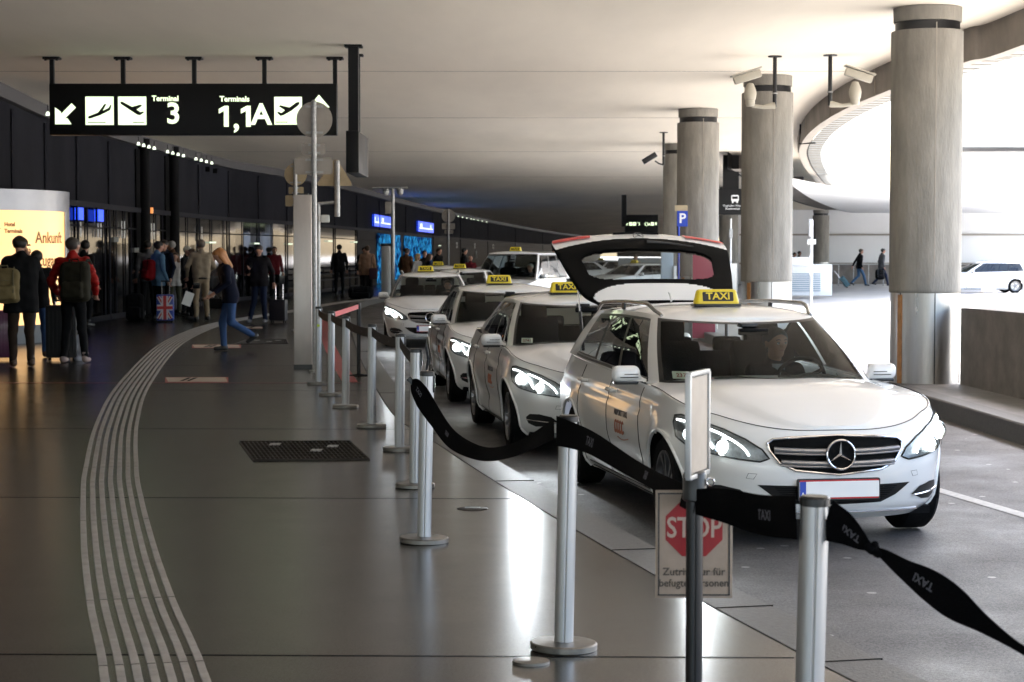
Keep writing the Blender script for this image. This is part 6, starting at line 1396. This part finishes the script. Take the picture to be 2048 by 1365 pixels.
plastic_bag(131, 722, 'white plastic bag left of the legs of the man in the red puffer jacket'); plastic_bag(158, 722, 'white plastic bag between the legs of the man in the red puffer jacket')
man(170, 655, 480, 150, 'dark haired man in black behind the red puffer jacket', black_cl, black_cl, res=.02, heady=40)
D = man(205, 634, 479, 95, 'man in black suit looking down at his phone beside the white counter', black_cl, navy, res=.016, headp=30, shirt=(wsh_, None), hair=hair_b, pose=dict(elR=(.24, .0, 1.16), haR=(.10, .28, 1.12), elL=(-.24, .0, 1.16), haL=(-.05, .30, 1.12)))
person(gp(236, 630), 1.78, 80, 'man in black bending over the white counter', black_cl, black_cl, lean=28, headp=25, res=.018, pose=dict(haR=(.15, .50, 1.16), haL=(-.15, .50, 1.16), elR=(.26, .36, 1.22), elL=(-.26, .36, 1.22)))
man(297, 634, 478, 200, 'man in grey jacket behind the red backpack', grey_cl, black_cl, res=.02, heady=-30)
E1 = man(317, 642, 482, 128, 'man in light blue hooded jacket carrying a red backpack', blue_cl, black_cl, res=.015, hem=.80, collar=1, pose=dict(elR=(.27, -.02, 1.14), haR=(.26, .10, .88)))
q = E1.location; rb = (cl('backpack_red', (.22, .008, .012)), cl('strap_black', (.006, .006, .006)))
softbag('backpack', 'bright red backpack on the man in the light blue jacket', 'backpack', (q.x - .20, q.y - .12, .98), (.36, .22, .50), rb, R(-45))
man(331, 636, 478, 320, 'man in dark suit facing the light blue jacket', navy, black_cl, res=.018, shirt=(cl('shirt_blue', (.15, .22, .35)), None), headp=8, heady=30)
man(345, 628, 478, 250, 'person with grey hair and a brown fur collar behind the dark suit', brown_cl, grey_cl, res=.02, hair=hair_g)
man(350, 630, 505, 20, 'short person in a white vest with a pink collar', white_cl, cl('cloth_olive', (.06, .06, .04)), res=.02, hair=hair_b)
man(374, 632, 492, 70, 'white haired man in dark suit and red tie, hands joined', black_cl, black_cl, res=.017, hair=hair_w, shirt=(wsh_, tie_r), headp=8, pose=dict(elR=(.26, .05, 1.16), haR=(.08, .28, 1.10), elL=(-.26, .05, 1.16), haL=(-.08, .28, 1.10)))
man(386, 640, 497, 300, 'person half hidden by the beige jacket, holding white sheets', black_cl, black_cl, res=.02, hair=hair_b)
Fm = man(403, 643, 477, 205, 'man in beige bomber jacket and khaki trousers with a black belt bag', beige, chino, res=.014, hem=.93, hair=mat('hair_greybrown', (.09, .07, .055), .6, bump=.4, bscale=90), bulk=1.14, pose=dict(elL=(-.30, .02, 1.17), haL=(-.27, .16, .97), elR=(.30, .05, 1.18), haR=(.22, .25, 1.05), anR=(.13, -.03, .09)))
g = G(); g.tube([(.150 * math.cos(a) * 1.18, .128 * math.sin(a), .935) for a in [2 * math.pi * k / 28 for k in range(28)]], .020, cl('knit_dark', (.02, .02, .022)), 6, closed=True); g.build('hem_band', Fm)
q = Fm.location; o = empty('belt_bag', (q.x - .09, q.y - .17, .80), R(20)); tag(o, 'black belt bag below the beige jacket', 'bag'); g = G(); g.box((0, 0, .06), (.17, .07, .14), black_cl, bev=.02); g.build('pouch', o); g = G(); g.box((0, -.04, .10), (.15, .01, .05), black_trim, bev=.003); g.build('flap', o)
def sheet(px, py, Y, w, h, lb, rz): o = empty('paper_sheet', at(px, py, Y), rz); tag(o, lb, 'paper', 'white paper sheets'); g = G(); g.box((0, 0, 0), (w, .004, h), paper, rot=Matrix.Rotation(.35, 3, 'Y')); g.build('sheet', o, 0)
sheet(376, 598, Fm.location.y - .3, .22, .33, 'large white paper sheet left of the khaki trousers', .3); sheet(413, 590, Fm.location.y + .3, .16, .24, 'white paper sheet right of the khaki trousers', -.3)
man(426, 602, 486, 345, 'man in black suit and red tie right of the beige jacket', black_cl, black_cl, res=.019, shirt=(wsh_, tie_r))
uj = suitcase('suitcase printed with a red, white and blue flag pattern', gp(331, 646), (.40, .24, .62), mat('flag_blue', (.02, .05, .30), .35, coat=.3), R(4), handle=.36, ribs=False)
wt = mat('flag_white', (.55, .55, .58), .4); rd = mat('flag_red', (.45, .03, .03), .4); cxz = (.0, .36)
def fstrip(a, b, w, m, y, nm):
    a, b = Vector((a[0], y, a[1])), Vector((b[0], y, b[1])); d = (b - a); g = G(); g.box((a + b) / 2, (d.length, .004, w), m, rot=Matrix.Rotation(-math.atan2(d.z, d.x), 3, 'Y')); g.build(nm, uj, 0)
for s_ in (1, -1): fstrip((-.15, .36 - .26 * s_), (.15, .36 + .26 * s_), .085, wt, -.122, 'white_diagonal'); fstrip((-.15, .36 - .26 * s_), (.15, .36 + .26 * s_), .03, rd, -.124, 'red_diagonal')
fstrip((0, .08), (0, .64), .15, wt, -.126, 'white_cross'); fstrip((-.18, .36), (.18, .36), .14, wt, -.1265, 'white_cross'); fstrip((0, .08), (0, .64), .075, rd, -.128, 'red_cross'); fstrip((-.18, .36), (.18, .36), .07, rd, -.1285, 'red_cross')
softbag('backpack', 'black backpack standing on the pavement beside the white counter', 'backpack', gp(270, 642), (.44, .28, .66), (cl('pack_black', (.008, .008, .009)), cl('strap_black', (.006, .006, .006))), 0)
# --- walking woman and the man with his phone
Wm = man(462, 703, 493, 292, 'woman with long red blond hair in navy jacket and jeans, striding left', navy, denim, res=.012, hair=hair_r, longhair=1.0, lean=14, headp=22, hem=.84, shoes=mat('boot_black', (.008, .008, .008), .5), pose=dict(hipR=(.08, .0, .93), hipL=(-.08, .0, .93), knR=(.09, .12, .50), anR=(.09, .10, .09), knL=(-.09, .02, .50), anL=(-.09, -.36, .27), elR=(.25, .06, 1.16), haR=(.16, .30, .96), elL=(-.25, .10, 1.18), haL=(-.14, .30, 1.00)))
q = Wm.location; o = empty('black_handbag', (q.x - .26, q.y + .05, .80)); tag(o, 'small black bag held by the striding woman', 'handbag'); g = G(); g.box((0, 0, 0), (.20, .10, .17), black_cl, bev=.03); g.build('bag_body', o); g = G(); g.tube([(-.06, 0, .08), (0, 0, .16), (.06, 0, .08)], .008, black_trim, 6); g.build('handle', o)
o = empty('folded_leaflet', (q.x - .30, q.y - .10, .96)); tag(o, 'small pale leaflet in the hand of the striding woman', 'leaflet'); g = G(); g.box((0, 0, 0), (.11, .02, .07), mat('leaflet', (.45, .45, .48), .6), rot=Matrix.Rotation(.5, 3, 'Y')); g.build('sheet', o, 0)
Pm = man(519, 647, 490, 352, 'man in dark jacket reading his phone, pulling a trolley suitcase', cl('jacket_dark', (.014, .012, .014)), ddenim, res=.013, shoes=shoe_w, headp=22, heady=12, hem=.86, hair=mat('hair_short', (.03, .022, .018), .6, bump=.4, bscale=90), bulk=1.1, pose=dict(elR=(.27, .02, 1.17), haR=(.16, .28, 1.24), elL=(-.30, -.04, 1.16), haL=(-.34, .02, .92), anR=(.20, .10, .09), anL=(-.12, -.05, .09)))
q = Pm.location; o = empty('phone', (q.x - .15, q.y - .36, 1.36)); tag(o, 'black phone in the raised hand of the man in the dark jacket', 'phone'); g = G(); g.box((0, 0, 0), (.075, .012, .14), black_trim, rot=Matrix.Rotation(-.4, 3, 'X'), bev=.004); g.build('case', o); g = G(); g.box((0, .008, 0), (.066, .003, .12), scr, rot=Matrix.Rotation(-.4, 3, 'X')); g.build('screen', o, 0)
suitcase('black cabin suitcase with purple side pulled by the man reading his phone', gp(557, 646), (.40, .24, .50), mat('case_black', (.008, .006, .012), .55), R(-10), handle=.42, ribs=False)
# --- far people along the facade
def far(px, pf, top, yaw, label, j, t, **k): return man(px, pf, top, yaw, label, j, t, res=.022, **k)
far(735, 597, 491, 170, 'woman in tan coat with a shoulder bag, her back turned, beside the mosaic panels', tan_cl, black_cl, hair=hair_b, coat=1, hem=.80)
far(729, 592, 494, 20, 'dark haired person hidden behind the tan coat', black_cl, black_cl)
far(679, 592, 489, 190, 'dark figure with a trolley, standing in for a reflection in the glass doors between the poles', black_cl, black_cl)  # solid figure in place of a reflection in the door glass
far(480, 600, 489, 10, 'dark figure standing in for a reflection in the glass behind the walking woman', black_cl, black_cl); far(538, 598, 494, 200, 'tall thin dark figure standing in for a reflection in the glass left of the steel cabinet', black_cl, black_cl); far(549, 598, 493, 20, 'dark figure next to the steel cabinet in maroon', dred, black_cl)  # the first two figures stand in for reflections in the glass
far(813, 600, 496, 150, 'man in brown coat right of the camera mast', brown_cl, black_cl, hair=hair_b, coat=1); far(835, 604, 507, 60, 'blond woman in white cardigan behind the bend taxi', white_cl, black_cl, hair=hair_bl, longhair=.4); far(849, 598, 501, 20, 'dark haired person between the blond woman and the navy coat', black_cl, black_cl); far(858, 604, 507, 100, 'brown haired woman in navy coat behind the bend taxi roof', navy, black_cl, hair=hair_b, longhair=.3)
far(877, 592, 496, 60, 'dark figure left of the distant sign pole', black_cl, black_cl); far(928, 592, 496, 100, 'dark coated man left of the white van', black_cl, black_cl); far(941, 596, 512, 180, 'bald man with reddish head behind the taxi roofs', dred, black_cl, hair=skin); far(1108, 580, 497, 20, 'dark clothed person standing behind the distant saloon taxi', black_cl, black_cl)
softbag('black_bag', 'bulky black bag on the ground beside the tan coat', 'bag', gp(722, 598), (.9, .5, .45), (black_cl, black_trim), 0)
o = empty('shoulder_bag', gp(748, 597) + Vector((0, -.3, .75))); tag(o, 'dark mauve shoulder bag hanging beside the tan coat', 'handbag'); g = G(); g.box((0, 0, .15), (.30, .14, .40), cl('mauve', (.06, .03, .04)), bev=.04); g.build('bag_body', o); g = G(); g.tube([(-.08, 0, .33), (-.06, 0, .75), (.0, .05, .8)], .012, black_cl, 6); g.build('strap', o)
# --- right side
walk1 = dict(knR=(.09, .20, .52), anR=(.09, .30, .10), knL=(-.09, .02, .50), anL=(-.09, -.34, .16)); 
m1 = person(gp(1718, 573), 1.86, 100, 'man in black jacket and jeans walking right with a teal trolley case behind him', black_cl, cl('jeans_mid', (.05, .11, .20)), res=.018, pose=dict(walk1, haL=(-.26, -.22, .95), elL=(-.27, -.12, 1.15)), hair=hair_b, lean=6)
m2 = person(gp(1762, 573), 1.88, 100, 'man in grey jacket walking right, carrying a black holdall', grey_cl, ddenim, res=.018, pose=walk1, lean=6)
sc = suitcase('teal trolley case rolling behind the man in the black jacket', gp(1697, 574), (.36, .24, .55), mat('case_teal', (.03, .10, .13), .5), R(90), handle=.5, ribs=False); sc.rotation_euler = (R(-38), 0, R(90))
softbag('holdall', 'black holdall carried by the man in the grey jacket', 'bag', gp(1757, 574) + Vector((0, -.35, .35)), (.45, .28, .5), (black_cl, black_trim), 0)
sit = dict(hipR=(.09, 0, .92), hipL=(-.09, 0, .92))
person(gp(1598, 566), 1.75, 60, 'man in dark suit at the far counter left of the slim white pole', black_cl, black_cl, res=.022, shirt=(wsh_, tie_r)); person(gp(1588, 566), 1.68, 60, 'person half hidden behind the second column at the far counter', brown_cl, black_cl, res=.022)
person(Vector(((1271 - CX) / F * 90, 90, ROAD)), 1.75, 5, 'woman in pale open jacket walking, seen through the tailgate glass', beige, cl('trousers_blue', (.03, .05, .12)), res=.022, hair=hair_b, longhair=.3, pose=dict(knR=(.1, .12, .52), anR=(.1, .12, .1)))
# --- drivers
def driver(car, label, j, hair, yaw=0, y=.37, x=-1.62, s=1.0, dz=0, fine=False, **k):
    M = car.matrix_world if False else (Matrix.Translation(car.location) @ Matrix.Rotation(car.rotation_euler.z, 4, 'Z'))
    p = M @ Vector((x, y, -.40 + dz)); hyaw = math.degrees(car.rotation_euler.z) + 90
    return person(p, 1.70 * s, hyaw + yaw, label, j, j, hair=hair, seated=True, face=True, res=.011 if fine else .02, hem=.80, name='person', cat='driver',
        pose=dict(pel=(0, 0, .86), elR=(.26, .16, 1.16), elL=(-.26, .16, 1.16), haR=(.15, .40, 1.20), haL=(-.15, .40, 1.20), hipR=(.09, .05, .86), hipL=(-.09, .05, .86), knR=(.12, .42, .84), knL=(-.12, .42, .84), anR=(.12, .66, .52), anL=(-.12, .66, .52)), **k)
dr = driver(C1, 'grey haired driver in dark jacket and open collar at the wheel of the front taxi', black_cl, mat('hair_driver', (.10, .085, .07), .6, bump=.4, bscale=90), yaw=8, fine=True, sk=skin, shirt=(cl('shirt_bluegrey', (.16, .19, .21)), None), heady=4)
driver(C4, 'driver at the wheel of the bend taxi with the card in its windscreen', black_cl, hair_b); driver(C6, 'driver in the dark windscreen left of the van', black_cl, hair_b); driver(VAN, 'driver in the white van taxi', grey_cl, hair_w, dz=.25)
